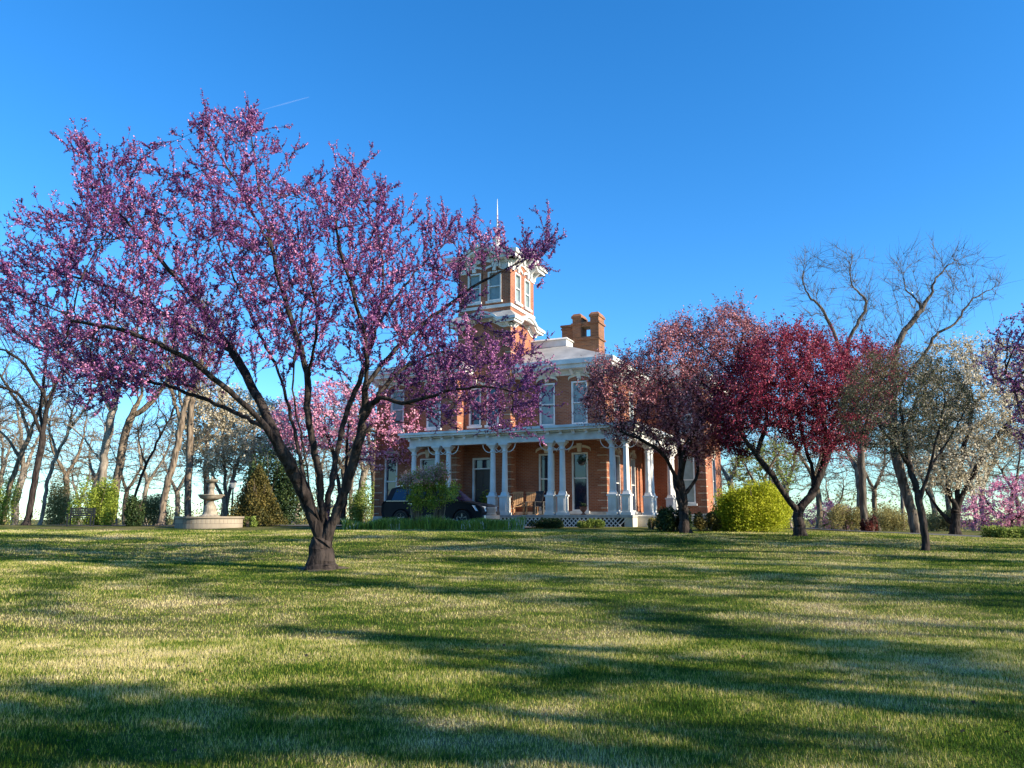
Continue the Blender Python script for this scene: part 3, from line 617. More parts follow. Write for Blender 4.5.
# off to the right of the picture: the trees that shade the lawn
def shade_tree(x, y, h, w, seed, label, leaf, n=700, size=.10, lfn=6, rb=.35):
    g0 = G(x, y); r_ = np.random.default_rng(seed); u = r_.normal(0, 1, (n, 3)); u /= np.linalg.norm(u, axis=1)[:, None]; u *= r_.random((n, 1)) ** .45
    c = np.array([x, y, g0 + h * .62]); Aq = c + u * np.array([w, w, h * .38])
    lim = [[(x, y, g0), (x + .1, y, g0 + h * .15), (x, y + .1, g0 + h * .3)]]
    for k in range(4):
        a = k * 1.57 + seed; lim.append([(x, y + .1, g0 + h * .3), (x + w * .3 * math.cos(a), y + w * .3 * math.sin(a), g0 + h * .45), (x + w * .6 * math.cos(a), y + w * .6 * math.sin(a), g0 + h * .66)])
    return tree('shade_tree', label, 'tree', lim, Aq, step=.45, infl=3, kill=.6, r_tip=.014, r_base=rb, bark=BK_brown, leafm=leaf, tw=(2, .5, .1, .5, .01, 2), lf=(lfn, size, .10, .7), seed=seed, thin=.04, iters=40, maxn=4000)
SX, SY = math.sin(R(SUN_AZ)), math.cos(R(SUN_AZ)); TE = math.tan(R(SUN_EL))
def ground_px(px, py):
    b = (384 - py) / F; t = (SP + b * CP) / (CP - b * SP); d = EYE / (.04 - t) if t < .03 else 40
    return (px - 512) / F / (CP - b * SP) * d, d
def limb_shade(label, sT, pts, seed, cT=None, size=.10, dens=46, rb=.2):
    """a leafing tree whose uneven crown throws separate bands across the lawn: each clump hangs up-sun of the spot it shades"""
    r_ = np.random.default_rng(seed); As = []; cs = []; hs = []
    for px, py, rad in pts:
        x, y = ground_px(px, py); L_ = sT - (x * SX + y * SY) + r_.uniform(-1.0, 1.0); h = G(x, y) + L_ * TE
        c = np.array([x + SX * L_, y + SY * L_, h]); u = r_.normal(0, 1, (dens, 3)); u /= np.linalg.norm(u, axis=1)[:, None]; u *= r_.random((dens, 1)) ** .5
        As.append(c + u * [rad, rad, rad * .75]); cs.append(c); hs.append(h)
    cs = np.array(cs); m = cs.mean(0); x, y = m[0] + .5 * SX, m[1] + .5 * SY; g0 = G(x, y); h0 = min(hs)
    lim = [[(x, y, g0), (x + .1, y, g0 + (h0 - g0) * .4), (x, y + .1, g0 + (h0 - g0) * .62)]]; top = np.array([x, y + .1, g0 + (h0 - g0) * .62])
    for k in range(0, len(cs), 3):
        mid = top * .5 + cs[k] * .5; mid[2] += .1; lim.append([tuple(top), tuple(mid), tuple(cs[k])])
    return tree('shade_tree', label, 'tree', lim, np.concatenate(As), step=.3, infl=2.2, kill=.3, r_tip=.010, r_base=rb, bark=BK_brown, leafm=M_green, tw=(2, .28, .1, .5, .007, 2), lf=(7, size, .07, .7), seed=seed, thin=.03, iters=40, maxn=4000)
limb_shade('open crowned leafing tree out of view on the right, shading mid lawn', 24, [(330,579,0.38),(395,584,0.35),(455,590,0.34),(515,596,0.34),(575,602,0.34),(640,611,0.34),(700,620,0.34),(760,632,0.34),(820,644,0.35),(880,655,0.35),(945,668,0.35),(1010,682,0.38),(700,633,0.16),(860,668,0.20)], 201, dens=75)
limb_shade('wide crowned leafing tree out of view on the right, shading upper lawn', 28, [(560,560,.3),(620,563,.3),(680,568,.3),(740,574,.28),(800,582,.3),(860,588,.3),(920,596,.3),(980,604,.3),(640,549,.5),(730,551,.5),(820,554,.5),(900,558,.5),(980,563,.5),(600,541,.7),(800,543,.7),(960,549,.7),(690,541,.8),(880,545,.8),(780,566,.3),(900,574,.3),(1000,582,.3),(580,553,.4),(1010,552,.7)], 202)
limb_shade('low crowned leafing tree out of view on the right, nearest of the near row', 17, [(340,632,.28),(400,642,.3),(450,652,.34),(510,662,.38),(570,668,.40),(640,672,.42),(700,680,.40),(770,688,.36),(840,698,.30),(900,706,.26),(960,716,.24),(480,640,.2),(620,650,.22),(560,690,.25)], 203)
limb_shade('broad leafing tree out of view on the right, behind the camera', 15, [(0,700,.28),(60,698,.28),(120,702,.28),(190,708,.28),(250,712,.3),(310,700,.3),(20,740,.4),(110,748,.4),(200,755,.35),(290,745,.35),(370,738,.35),(450,745,.35),(540,752,.3),(640,758,.3),(420,705,.25),(720,742,.25),(860,748,.22),(160,728,.28),(330,728,.3),(60,722,.28),(600,725,.22)], 204)
limb_shade('tall leafing tree out of view on the right, shading the lawn around the big redbud', 30, [(30,548,.5),(110,552,.45),(190,562,.5),(270,570,.4),(80,550,.5),(140,566,.4),(60,575,.28),(140,585,.26),(220,596,.26),(380,552,.45),(460,560,.35),(540,574,.25),(420,570,.25),(300,540,.8),(120,538,.9),(460,541,.7),(20,612,.22),(100,618,.2),(200,545,.7),(380,538,.9),(40,536,1.0),(250,552,.5),(510,548,.7),(330,556,.4),(70,562,.4),(170,572,.3),(450,548,.7),(510,560,.4)], 205, dens=75)

# ------------------------------------------------------------------ bushes
def bush(name, label, cat, px0, px1, ytop, Y, leafm, nleaf=6000, size=.05, depth=1.2, lumps=9, seed=0, group=None, stems=14, base=None, part='foliage', shape='round', asp=.6, core=False):
    rg = np.random.default_rng(seed); a = at(px0, ytop, Y); b = at(px1, ytop, Y); cx = (a.x + b.x) / 2; w = (b.x - a.x) / 2; g0 = G(cx, Y); h = a.z - g0
    root = empty(name, (cx, Y, g0)); tag(root, label, cat, group); C = []
    for k in range(lumps):
        t = rg.uniform(-1, 1); fy = rg.uniform(-1, 1)
        rad = np.array([w * rg.uniform(.22, .42), depth * rg.uniform(.3, .5), h * rg.uniform(.3, .5)])
        if lumps == 1: c = np.array([0, 0, h * .5]); rad = np.array([w, depth, h * .55])
        else: c = np.array([t * (w - rad[0]), fy * (depth - rad[1]), rg.uniform(.35, 1) * (h - rad[2]) * (1 - .25 * t * t)])
        m = nleaf // lumps; u = rg.normal(0, 1, (m, 3)); u /= np.linalg.norm(u, axis=1)[:, None]; u *= (rg.random((m, 1)) ** .35)
        C.append(c + u * rad)
    if core: u = rg.normal(0, 1, (nleaf // 2, 3)); u /= np.linalg.norm(u, axis=1)[:, None]; u *= rg.random((nleaf // 2, 1)) ** .2; C.append(np.array([0, 0, h * .42]) + u * [w * .78, depth * .75, h * .42])
    C = np.concatenate(C)
    if shape == 'cone': 
        m = nleaf; z = 1 - np.sqrt(rg.random(m)); a_ = rg.uniform(0, 6.283, m); r_ = (1 - z) ** .85 * (1 + .14 * np.sin(a_ * 5 + z * 7)) * rg.uniform(.55, 1.05, m)
        C = np.stack([np.cos(a_) * r_ * w, np.sin(a_) * r_ * depth, .08 + z * h], 1)
    if shape == 'box':
        C = rg.uniform(-1, 1, (nleaf, 3)); C = C * np.array([w, depth, h * .47]) + [0, 0, h * .5] + rg.normal(0, .03, C.shape)
        C[:, 2] += .05 * np.sin(C[:, 0] * 3)
    C = C[C[:, 2] > .02]
    V, Fq = leaves(C, size, size * .5, seed, asp); np_mesh(part, V, Fq, leafm, root)
    mb = MB()
    for k in range(stems):
        a_ = rg.uniform(0, 6.28); e = np.array([math.cos(a_) * w * .6, math.sin(a_) * depth * .6, h * rg.uniform(.5, .85)]); s = e * [.2, .2, 0]
        mb.tube([s - [0, 0, .05], s * .6 + e * .4 + [0, 0, .05], e], [.025, .015, .006], 4)
    mb.build('stem', BK_brown, root)
    return root
bush('forsythia_bush', 'large chartreuse leaved bush at the right end of the house', 'bush', 708, 800, 477, 30, M_ygreen, 34000, .035, 1.5, 30, 1, stems=20, core=True)
bush('garden_bush', 'dark green bush under the bronze crab apple', 'bush', 656, 690, 502, 29.5, M_dgreen, 7000, .045, .9, 8, 2)
bush('garden_bush', 'low brownish green bush between the bronze crab apple and the chartreuse bush', 'bush', 690, 724, 510, 29.8, M_conif, 3500, .04, .7, 7, 3)
bush('garden_bush', 'mid green bush with yellow tips just left of the chartreuse bush', 'bush', 694, 732, 506, 31.2, M_green, 6000, .045, .8, 8, 4)
bush('boxwood_bush', 'long low boxwood clump before the porch lattice', 'bush', 524, 570, 517, 33.3, M_dgreen, 7000, .03, .4, 10, 5)
bush('boxwood_bush', 'short low boxwood clump before the porch lattice, right of the long one', 'bush', 572, 606, 518, 33.3, M_green, 5000, .03, .4, 8, 6)
bush('dry_shrub', 'small dry straw coloured plant by the stone base at the porch corner', 'plant', 643, 660, 517, 32.5, M_tan, 1200, .05, .4, 4, 7)
bush('hedge', 'clipped green hedge beside the drive at the right edge', 'hedge', 990, 1060, 527, 27.5, M_green, 9000, .04, .6, 1, 8, shape='box')
bush('thicket', 'yellowish budding thicket seen beneath the crimson crab apple', 'thicket', 822, 870, 502, 46, M_tan, 7000, .045, 1.6, 12, 9)
bush('thicket', 'tan budding thicket left of the leaning bare trunk', 'thicket', 862, 910, 500, 48, M_tan, 7000, .045, 1.6, 12, 10)
bush('thicket', 'olive thicket between the leaning bare trunk and the cream tree', 'thicket', 910, 956, 506, 50, M_tan, 6000, .045, 1.6, 12, 11)
bush('japanese_maple', 'tiny maroon maple in front of the tan thicket', 'tree', 858, 882, 512, 40, M_rust, 1600, .05, .6, 5, 12)
bush('evergreen_bush', 'dark conical juniper right of the fountain', 'bush', 232, 286, 466, 37, M_conif, 16000, .05, 1.2, 1, 13, shape='cone', part='foliage')
bush('evergreen_bush', 'broad dark evergreen right of the conical juniper', 'bush', 240, 314, 436, 41, M_dgreen, 15000, .06, 1.5, 22, 14)
bush('evergreen_bush', 'dark low yew at the foot of the massive pair of bare trees', 'bush', 120, 148, 492, 42, M_dgreen, 4500, .06, .8, 8, 15)
bush('leafing_bush', 'bright green leafing shrub before the massive pair of bare trees', 'bush', 72, 124, 470, 43, M_fresh, 9000, .055, 1.2, 12, 16)
bush('leafing_bush', 'yellow green shrub at the left edge of the photo', 'bush', -40, 28, 468, 50, M_fresh, 12000, .055, 1.8, 16, 17)
bush('leafing_bush', 'olive shrub between the slanting trunks on the left', 'bush', 40, 80, 472, 54, M_tan, 9000, .05, 1.4, 10, 18)
bush('leafing_bush', 'light olive shrub left of the fountain', 'bush', 128, 178, 490, 52, M_tan, 7000, .05, 1.4, 10, 19)
bush('leafing_bush', 'pale green shrub beside the left wall of the house', 'bush', 350, 380, 478, 58, M_green, 5000, .07, 1.5, 10, 20)
bush('leafing_bush', 'small green plant at the right rim of the fountain', 'plant', 240, 258, 516, 35, M_green, 1500, .05, .4, 4, 21)
tree('leafing_tree', 'young green leafing tree behind the chartreuse bush', 'tree', [px_limb(l, 46) for l in [[(762,520),(762,495)], [(762,495),(750,475,.3),(742,460,.4)], [(762,495),(768,470,-.3),(780,452,-.4)]]],
     vol([(728,470),(740,450),(765,440),(790,446),(800,465),(790,490),(745,492)], 46, 1.8, 420, .2, 1, 44), step=.4, infl=2.2, kill=.5, r_tip=.014, r_base=.13, bark=BK_brown, leafm=M_green, tw=(2, .5, .1, .5, .008, 2), lf=(6, .08, .1, .6), seed=44, thin=.05, iters=30)
tree('blossom_tree', 'pale cream blossoming tree behind the stone fountain', 'tree', [px_limb(l, 47) for l in [[(226,525),(226,505)], [(226,505),(210,470,.3),(198,440,.4)], [(226,505),(236,465,-.3),(250,430,-.4)], [(226,505),(224,460,.5),(222,425,.7)]]],
     vol([(172,430),(184,395),(215,385),(250,392),(285,410),(300,440),(290,465),(255,470),(215,478),(190,465)], 47, 2.6, 1300, .2, 1.2, 45), step=.4, infl=2.2, kill=.5, r_tip=.014, r_base=.16, bark=BK_brown, leafm=M_white, tw=(3, .6, .1, .5, .007, 2), lf=(14, .065, .12, .7), seed=45, thin=.05, iters=40, crown_name='blossom')

V_, F_ = leaves(_C, .022, .004, 8, flat=.8); tag(np_mesh('fallen_leaves', V_, F_, leaf_mat('dead_leaf', [(0, (.03, .018, .01)), (1, (.16, .09, .045))], .1)), 'a few small dead brown leaves lying in the grass', 'leaves', kind='stuff')
# far wood: low mass of undergrowth behind the lawn's edge
C = []
for k in range(170):
    Yk = rng.uniform(75, 140); xk = rng.uniform(-1, 1) * Yk * .95; hk = rng.uniform(3.5, 6.5); wk = rng.uniform(3, 7); m = 900
    u = rng.normal(0, 1, (m, 3)); u /= np.linalg.norm(u, axis=1)[:, None]; u *= rng.random((m, 1)) ** .4
    C.append(np.array([xk, Yk, G(xk, Yk) + hk * .45]) + u * [wk, wk * .6, hk * .55])
C = np.concatenate(C); V_, F_ = leaves(C, .11, .1, 3)
tag(np_mesh('far_wood', V_, F_, M_tan), 'hazy budding undergrowth far behind the lawn', 'woodland', kind='stuff')
# flower bed of strap leaved plants in front of the car
def bed(px0, px1, Y0_, Y1_, n, label, h=.42, seed=0):
    rg = np.random.default_rng(seed); px = rg.uniform(px0, px1, n); t = rg.random(n); Y = Y0_ + t * (Y1_ - Y0_) ; x = (px - 512) / F * Y; z = gz(x, Y)
    a = rg.uniform(0, 6.28, n); hh = h * rg.uniform(.35, 1.15, n) * (.8 + .25 * np.sin(x * 2.3) * np.sin(x * .9 + 1)); ln = hh * rg.uniform(.15, .6, n); w = .012 + .012 * rg.random(n); b = rg.uniform(0, 6.28, n)
    P = np.stack([x, Y, z], 1); W = np.stack([np.cos(b) * w, np.sin(b) * w, 0 * w], 1); D = np.stack([np.cos(a) * ln, np.sin(a) * ln, hh], 1)
    M1 = P + D * [.35, .35, .65]; T = P + D
    V = np.stack([P - W, P + W, M1 + W, M1 - W, T], 1).reshape(-1, 3); k = np.arange(n)[:, None] * 5
    Fq = [k + np.array([0, 1, 2, 3]), k + np.array([3, 2, 4])]
    o = np_mesh('flower_bed', V, Fq, M_strap); return tag(o, label, 'flower bed', kind='stuff')
M_strap = leaf_mat('strap_leaf', [(0, (.10, .15, .02)), (.6, (.32, .42, .07)), (.93, (.14, .22, .06)), (1, (.6, .6, .5))], .3)
bed(346, 524, 31.6, 33.4, 8500, 'dense bed of green strap leaved plants below the dark car', .52, 3)
# big shrub with rosy tips before the car
M_rosy = leaf_mat('rosy_tip', [(0, (.34, .18, .12)), (.5, (.62, .36, .30)), (1, (.85, .60, .54))], .3)
def two_tone(px0, px1, ytop, Y, label, seed):
    a = at(px0, ytop, Y); b = at(px1, ytop, Y); cx = (a.x + b.x) / 2; w = (b.x - a.x) / 2; g0 = G(cx, Y); h = a.z - g0; rg = np.random.default_rng(seed)
    root = empty('flowering_shrub', (cx, Y, g0)); tag(root, label, 'shrub'); Cg = []; Cr = []
    for k in range(17):
        c = np.array([rg.uniform(-.75, .75) * w, rg.uniform(-.5, .5), h * rg.uniform(.36, .86)]); rad = np.array([w * .26, .3, h * .12]); m = 300
        u = rg.normal(0, 1, (m, 3)); u /= np.linalg.norm(u, axis=1)[:, None]; u *= rg.random((m, 1)) ** .4; C = c + u * rad; top = (C[:, 2] > h * .66) & (rg.random(m) < .75)
        Cg.append(C[~top]); Cr.append(C[top])
    V, Fq = leaves(np.concatenate(Cg), .042, .085, seed); np_mesh('foliage', V, Fq, M_fresh, root)
    V, Fq = leaves(np.concatenate(Cr), .04, .07, seed); np_mesh('flower_head', V, Fq, M_rosy, root)
    mb = MB()
    for k in range(7):
        t = -1 + 2 * k / 6; mb.tube([(t * .12, 0, -.05), (t * w * .3, rg.uniform(-.1, .1), h * .35), (t * w * .6, rg.uniform(-.2, .2), h * .72)], [.035, .025, .01], 6)
    mb.build('stem', BK_brown, root)
two_tone(397, 438, 463, 32.0, 'left one of two rosy tipped shrubs in front of the dark car', 61)
two_tone(420, 460, 458, 32.3, 'right and taller one of two rosy tipped shrubs in front of the dark car', 62)

# mulch ring under the redbud
mb = MB(); rv = []
for k in range(40):
    a = k / 40 * 2 * math.pi; r_ = .40 + .10 * math.sin(3 * a) + .08 * math.sin(7 * a + 1); x = TREE0.x + r_ * 1.15 * math.cos(a); y = TREE0.y + r_ * math.sin(a); rv.append((x, y, G(x, y) + .004))
rv.append((TREE0.x, TREE0.y, G(TREE0.x, TREE0.y) + .03))
mb.add(rv, [(k, (k + 1) % 40, 40) for k in range(40)]); tag(mb.build('mulch_ring', M_soil, smooth=True), 'bare brown soil around the foot of the big redbud', kind='structure')
# ------------------------------------------------------------------ the brick house (local axes: x to the right along the front, y into the house)
TH = R(25); P0 = at(631, 518, 35)
house = empty('brick_mansion', (P0.x, P0.y, 1.19), -TH)
tag(house, 'red brick Italianate house with a square tower, white cornices and a columned wraparound porch', 'house')
# face frames: (origin, along, outward)
def fr(ox, oy, face):
    """matrix mapping (s along wall, d outwards, z) to house axes; face 'f' looks to -y, 'r' looks to +x, 'l' to -x, 'b' to +y"""
    ax, out = {'f': ((1, 0), (0, -1)), 'r': ((0, 1), (1, 0)), 'l': ((0, -1), (-1, 0)), 'b': ((-1, 0), (0, 1))}[face]
    return Matrix(((ax[0], out[0], 0, ox), (ax[1], out[1], 0, oy), (0, 0, 1, 0), (0, 0, 0, 1)))
def wall(mb, M, L_, z0, z1, holes=(), depth=.2, mi=0):
    ss = sorted({0, L_} | {h[0] for h in holes} | {h[1] for h in holes}); zs = sorted({z0, z1} | {h[2] for h in holes} | {h[3] for h in holes})
    for a, b in zip(ss[:-1], ss[1:]):
        for c, d in zip(zs[:-1], zs[1:]):
            if any(h[0] <= a and b <= h[1] and h[2] <= c and d <= h[3] for h in holes): continue
            mb.add([(a, 0, c), (b, 0, c), (b, 0, d), (a, 0, d)], [(0, 1, 2, 3)], mi, M)
    for h in holes:
        a, b, c, d = h[:4]; q = -depth
        mb.add([(a,0,c),(b,0,c),(b,0,d),(a,0,d),(a,q,c),(b,q,c),(b,q,d),(a,q,d)], [(0,1,5,4),(1,2,6,5),(2,3,7,6),(3,0,4,7)], mi, M)
def window(M, s0, s1, z0, z1, label=None, blind=False, kind='sash', tall=False):
    """frame (part) > pane, sill, keystone"""
    w = .075; m = MB(); a, b, c, d = s0, s1, z0, z1
    m.box(a, a + w, -.12, .03, c, d, 0, M); m.box(b - w, b, -.12, .03, c, d, 0, M)
    m.box(a + w, b - w, -.12, .03, d - w, d, 0, M); m.box(a + w, b - w, -.12, .03, c, c + w, 0, M)
    zm = c + (d - c) * (.56 if tall else .5); m.box(a + w, b - w, -.12, -.02, zm - .03, zm + .03, 0, M)
    f = m.build('window_frame', M_trim, house)
    p = MB(); p.box(a + w, b - w, -.16, -.10, c + w, zm - .03, 0, M); p.box(a + w, b - w, -.17, -.11, zm + .03, d - w, 0, M)
    p.build('pane', M_shade if blind else M_glass, f)
    s_ = MB(); s_.box(a - .08, b + .08, -.15, .12, c - .13, c - .002, 0, M); s_.build('sill', M_trim, f)
    k = MB(); n = 8; cx = (a + b) / 2; hw = (b - a) / 2 + .16
    arc = [(cx + hw * math.cos(math.pi * (1 - t / n)), d + .06 + .20 * math.sin(math.pi * t / n)) for t in range(n + 1)]
    for (x0, y0), (x1, y1) in zip(arc[:-1], arc[1:]):
        k.add([(x0, .0, y0), (x1, .0, y1), (x1, .0, y1 + .12), (x0, .0, y0 + .12), (x0, .07, y0), (x1, .07, y1), (x1, .07, y1 + .12), (x0, .07, y0 + .12)],
              [(4,5,6,7),(0,4,7,3),(1,2,6,5),(3,7,6,2),(0,1,5,4)], 0, M)
    k.frus((cx - .09, cx + .09, 0, .1, d + .04), (cx - .13, cx + .13, 0, .13, d + .46), 0, M)
    k.build('lintel', M_cream if kind == 'sash' else M_trim, f)
    return f
def quoins(mb, x, y, z0, z1, sx, sy):
    """brick blocks wrapped round a corner with pale joints between; sx, sy = outward signs"""
    z = z0; k = 0
    while z + .3 < z1:
        l1, l2 = (.46, .30) if k % 2 else (.30, .46)
        for p, za, zb, mi, e in ((.03, z, z + .32, 0, 0), (.022, z + .32, z + .37, 1, .0)):
            xa, xb = sorted((x + sx * p, x - sx * (l1 + e))); ya, yb = sorted((y + sy * p, y - sy * .02)); mb.box(xa, xb, ya, yb, za, zb, mi)
            xa, xb = sorted((x + sx * p, x - sx * .02)); ya, yb = sorted((y - sy * .0201, y - sy * (l2 + e))); mb.box(xa, xb, ya, yb, za, zb, mi)
        z += .37; k += 1
def cornice(mb, x0, x1, y0, y1, z, proj=.6, h=.55, sides='frlb', bracket=.9, arch=0.0, scale=1.0, frieze=.35):
    """stepped cornice with brackets round a rectangle; arch lifts the middle of each side"""
    for sd in sides:
        L_ = (x1 - x0) if sd in 'fb' else (y1 - y0)
        M = {'f': fr(x0, y0, 'f'), 'r': fr(x1, y0, 'r'), 'b': fr(x1, y1, 'b'), 'l': fr(x0, y1, 'l')}[sd]
        n = 20 if arch else 1
        def zz(s):
            if not arch: return 0
            t = (s - L_ / 2) / (L_ * .33); return arch * math.cos(t * math.pi / 2) ** .8 if abs(t) < 1 else 0
        def band(o, za, zb, inner=-.02):
            a, b = -o, L_ + o
            for i in range(n):
                s0 = a + (b - a) * i / n; s1 = a + (b - a) * (i + 1) / n; h0 = zz(s0); h1 = zz(s1)
                # mitred ends
                e0 = (0 if i else o); e1 = (0 if i < n - 1 else o)
                i0 = s0 + (e0 if i == 0 else 0) ; i1 = s1 - (e1 if i == n - 1 else 0)
                mb.add([(i0, inner, za + h0), (i1, inner, za + h1), (s1, o, za + h1), (s0, o, za + h0), (i0, inner, zb + h0), (i1, inner, zb + h1), (s1, o, zb + h1), (s0, o, zb + h0)],
                       [(0,1,2,3),(7,6,5,4),(3,2,6,7),(0,3,7,4),(2,1,5,6)], 0, M)
        band(.05, z - frieze, z); band(.12 * scale, z + .001, z + h * .25); band(proj * .82, z + h * .25 + .001, z + h * .6); band(proj, z + h * .6 + .001, z + h)
        nb = max(2, int(round(L_ / bracket)))
        for k in range(nb + 1):
            s = .12 + (L_ - .24) * k / nb; hh = zz(s); bw = .07
            pr = [(.05, -frieze * .95), (.14, -frieze * .8), (.17, -.12), (proj * .45, -.02), (proj * .7, h * .2), (proj * .7, h * .25), (.05, h * .25)]
            vs = [(s - bw, a_, z + b_ + hh) for a_, b_ in pr] + [(s + bw, a_, z + b_ + hh) for a_, b_ in pr]; m_ = len(pr)
            mb.add(vs, [tuple(range(m_)), tuple(range(2 * m_ - 1, m_ - 1, -1))] + [(i, i + m_, (i + 1) % m_ + m_, (i + 1) % m_) for i in range(m_)], 0, M)

WT = 7.75
# --- right block
m = MB(); Mf = fr(-6.88, 2.7, 'f'); Lr = 4.9
cw = lambda c, w, a, b: (c - w / 2, c + w / 2, a, b)
up1, up2 = cw(1.78, .85, 5.1, 7.3), cw(3.55, .85, 5.1, 7.3); lo1, lo2 = cw(1.72, .85, .75, 3.65), cw(3.52, .85, .75, 3.65)
wall(m, Mf, Lr, 0, WT + .3, [up1, up2, lo1, lo2])
Mr = fr(-1.98, 2.7, 'r'); rs = [cw(1.8, .8, .75, 3.6), cw(4.6, .8, .75, 3.6), cw(1.8, .8, 5.1, 7.3), cw(4.6, .8, 5.1, 7.3)]
wall(m, Mr, 6.6, 0, WT + .3, rs); wall(m, fr(-6.88, 13.5, 'l'), 10.8, 0, WT + .3); wall(m, fr(-1.98, 13.5, 'b'), 4.9, 0, WT + .3)
# --- tower
m_t = MB(); TX0, TX1, TY0, TY1 = -10.0, -6.88, 2.0, 5.1
tf = [(.38, 1.28, .6, 3.3), (.55, 1.35, 11.9, 13.55), (1.77, 2.57, 11.9, 13.55), (.7, 1.4, 5.2, 7.2), (1.75, 2.45, 5.2, 7.2)]
tf = tf[1:] + [(.95, 2.15, .58, 3.5)]
wall(m_t, fr(TX0, TY0, 'f'), 3.12, 0, 14.2, tf); tr = [(.55, 1.3, 11.9, 13.55), (1.8, 2.55, 11.9, 13.55)]
wall(m_t, fr(TX1, TY0, 'r'), 3.1, 0, 14.2, tr); wall(m_t, fr(TX0, TY1, 'l'), 3.1, 0, 14.2, [(.55, 1.3, 11.9, 13.55), (1.8, 2.55, 11.9, 13.55)]); wall(m_t, fr(TX1, TY1, 'b'), 3.12, 0, 14.2)
# --- left wing
m_l = MB(); lf_ = [cw(1.3, .85, 5.1, 7.3), cw(3.6, .85, 5.1, 7.3), cw(1.0, .8, .75, 3.6), cw(3.3, .95, .6, 3.5)]
wall(m_l, fr(-14.6, 1.2, 'f'), 5.0, 0, WT + .3, lf_); wall(m_l, fr(-9.6, 1.2, 'r'), 9, 0, WT + .3); wall(m_l, fr(-14.6, 12, 'l'), 10.8, 0, WT + .3); wall(m_l, fr(-9.6, 12, 'b'), 5, 0, WT + .3)
# --- rear right wing
m_w = MB(); wf_ = [(2.05, 2.95, 1.2, 3.8), (2.05, 2.95, 5.1, 7.2)]
wall(m_w, fr(-1.98, 9.3, 'f'), 3.54, 0, WT + .3, wf_); wr_ = [cw(2.4, .9, 1.2, 3.8), cw(2.4, .9, 5.1, 7.2)]
wall(m_w, fr(1.56, 9.3, 'r'), 4.9, 0, WT + .3, wr_); wall(m_w, fr(1.56, 14.2, 'b'), 5.5, 0, WT + .3)
for mm in (m, m_t, m_l, m_w): mm.build('wall', M_brick, house)
# dark rooms behind the glass
for b in ((-6.6, -2.3, 3.1, 8, .3, WT), (-14.3, -10.1, 1.6, 6, .3, WT), (-9.7, -7.2, 2.3, 4.8, .3, 13.9), (-1.7, 1.2, 9.7, 13, .3, WT)):
    q_ = MB(); q_.box(*b); q_.build('room', M_dark, house)
for h in (up1, up2): window(Mf, *h, blind=True)
for h in (lo1, lo2): window(Mf, *h, tall=True)
for h in rs: window(Mr, *h, blind=h[2] > 4)
Mt = fr(TX0, TY0, 'f')
for h in tf[:2]: window(Mt, *h, blind=True, kind='t')
for h in tf[2:4]: window(Mt, *h)
for h in tr: window(fr(TX1, TY0, 'r'), *h, blind=True, kind='t')
for h in [(.55, 1.3, 11.9, 13.55), (1.8, 2.55, 11.9, 13.55)]: window(fr(TX0, TY1, 'l'), *h, blind=True, kind='t')
Ml = fr(-14.6, 1.2, 'f')
for h in lf_: window(Ml, *h, blind=h[2] > 4, tall=h[2] < 4)
for h in wf_: window(fr(-1.98, 9.3, 'f'), *h, blind=True)
for h in wr_: window(fr(1.56, 9.3, 'r'), *h)
# front door in the tower
d_ = MB(); d_.box(.95, 1.05, -.1, .05, .58, 3.5, 0, Mt); d_.box(2.05, 2.15, -.1, .05, .58, 3.5, 0, Mt); d_.box(1.05, 2.05, -.1, .05, 3.4, 3.5, 0, Mt); d_.box(1.05, 2.05, -.1, .03, 2.9, 2.97, 0, Mt)
dfr = d_.build('door_frame', M_trim, house)
d_ = MB(); d_.box(1.05, 2.05, -.17, -.1, .58, 2.9, 0, Mt)
for z0_ in (.75, 1.85):
    d_.box(1.15, 1.5, -.1, -.085, z0_, z0_ + .9, 0, Mt); d_.box(1.6, 1.95, -.1, -.085, z0_, z0_ + .9, 0, Mt)
dr = d_.build('door', M_door, house); d_ = MB(); d_.lathe([(.0, 0), (.03, .01), (.03, .04), (0, .06)], (1.94, -.06, 1.6), 10, 0, Mt); d_.build('door_handle', plain('brass', (.5, .35, .12), .3, .1, metal=1), dr)
d_ = MB(); d_.box(1.05, 2.05, -.16, -.12, 2.97, 3.4, 0, Mt); d_.build('transom_pane', M_glass, dfr)
# quoins
for (x, y, z0_, z1_, sx, sy) in ((-1.98, 2.7, .55, WT - .4, 1, -1), (-6.88, 2.0, .55, 11.4, 1, -1), (-10.0, 2.0, 8.5, 11.4, -1, -1), (-9.6, 1.2, .55, WT - .4, 1, -1), (-14.6, 1.2, .3, WT - .4, -1, -1), (1.56, 9.3, .3, WT - .4, 1, -1)):
    qb = MB(); quoins(qb, x, y, z0_, z1_, sx, sy); qb.build('quoins', [M_brick, M_joint], house)
# foundation course
fb = MB(); fb.box(-1.9, 1.62, 9.24, 14.26, -.3, .62); fb.box(-14.66, -9.54, 1.14, 12, -.3, .5); fb.box(-6.9, -1.92, 2.62, 13, -.3, .72); fb.build('foundation', M_stone2, house)
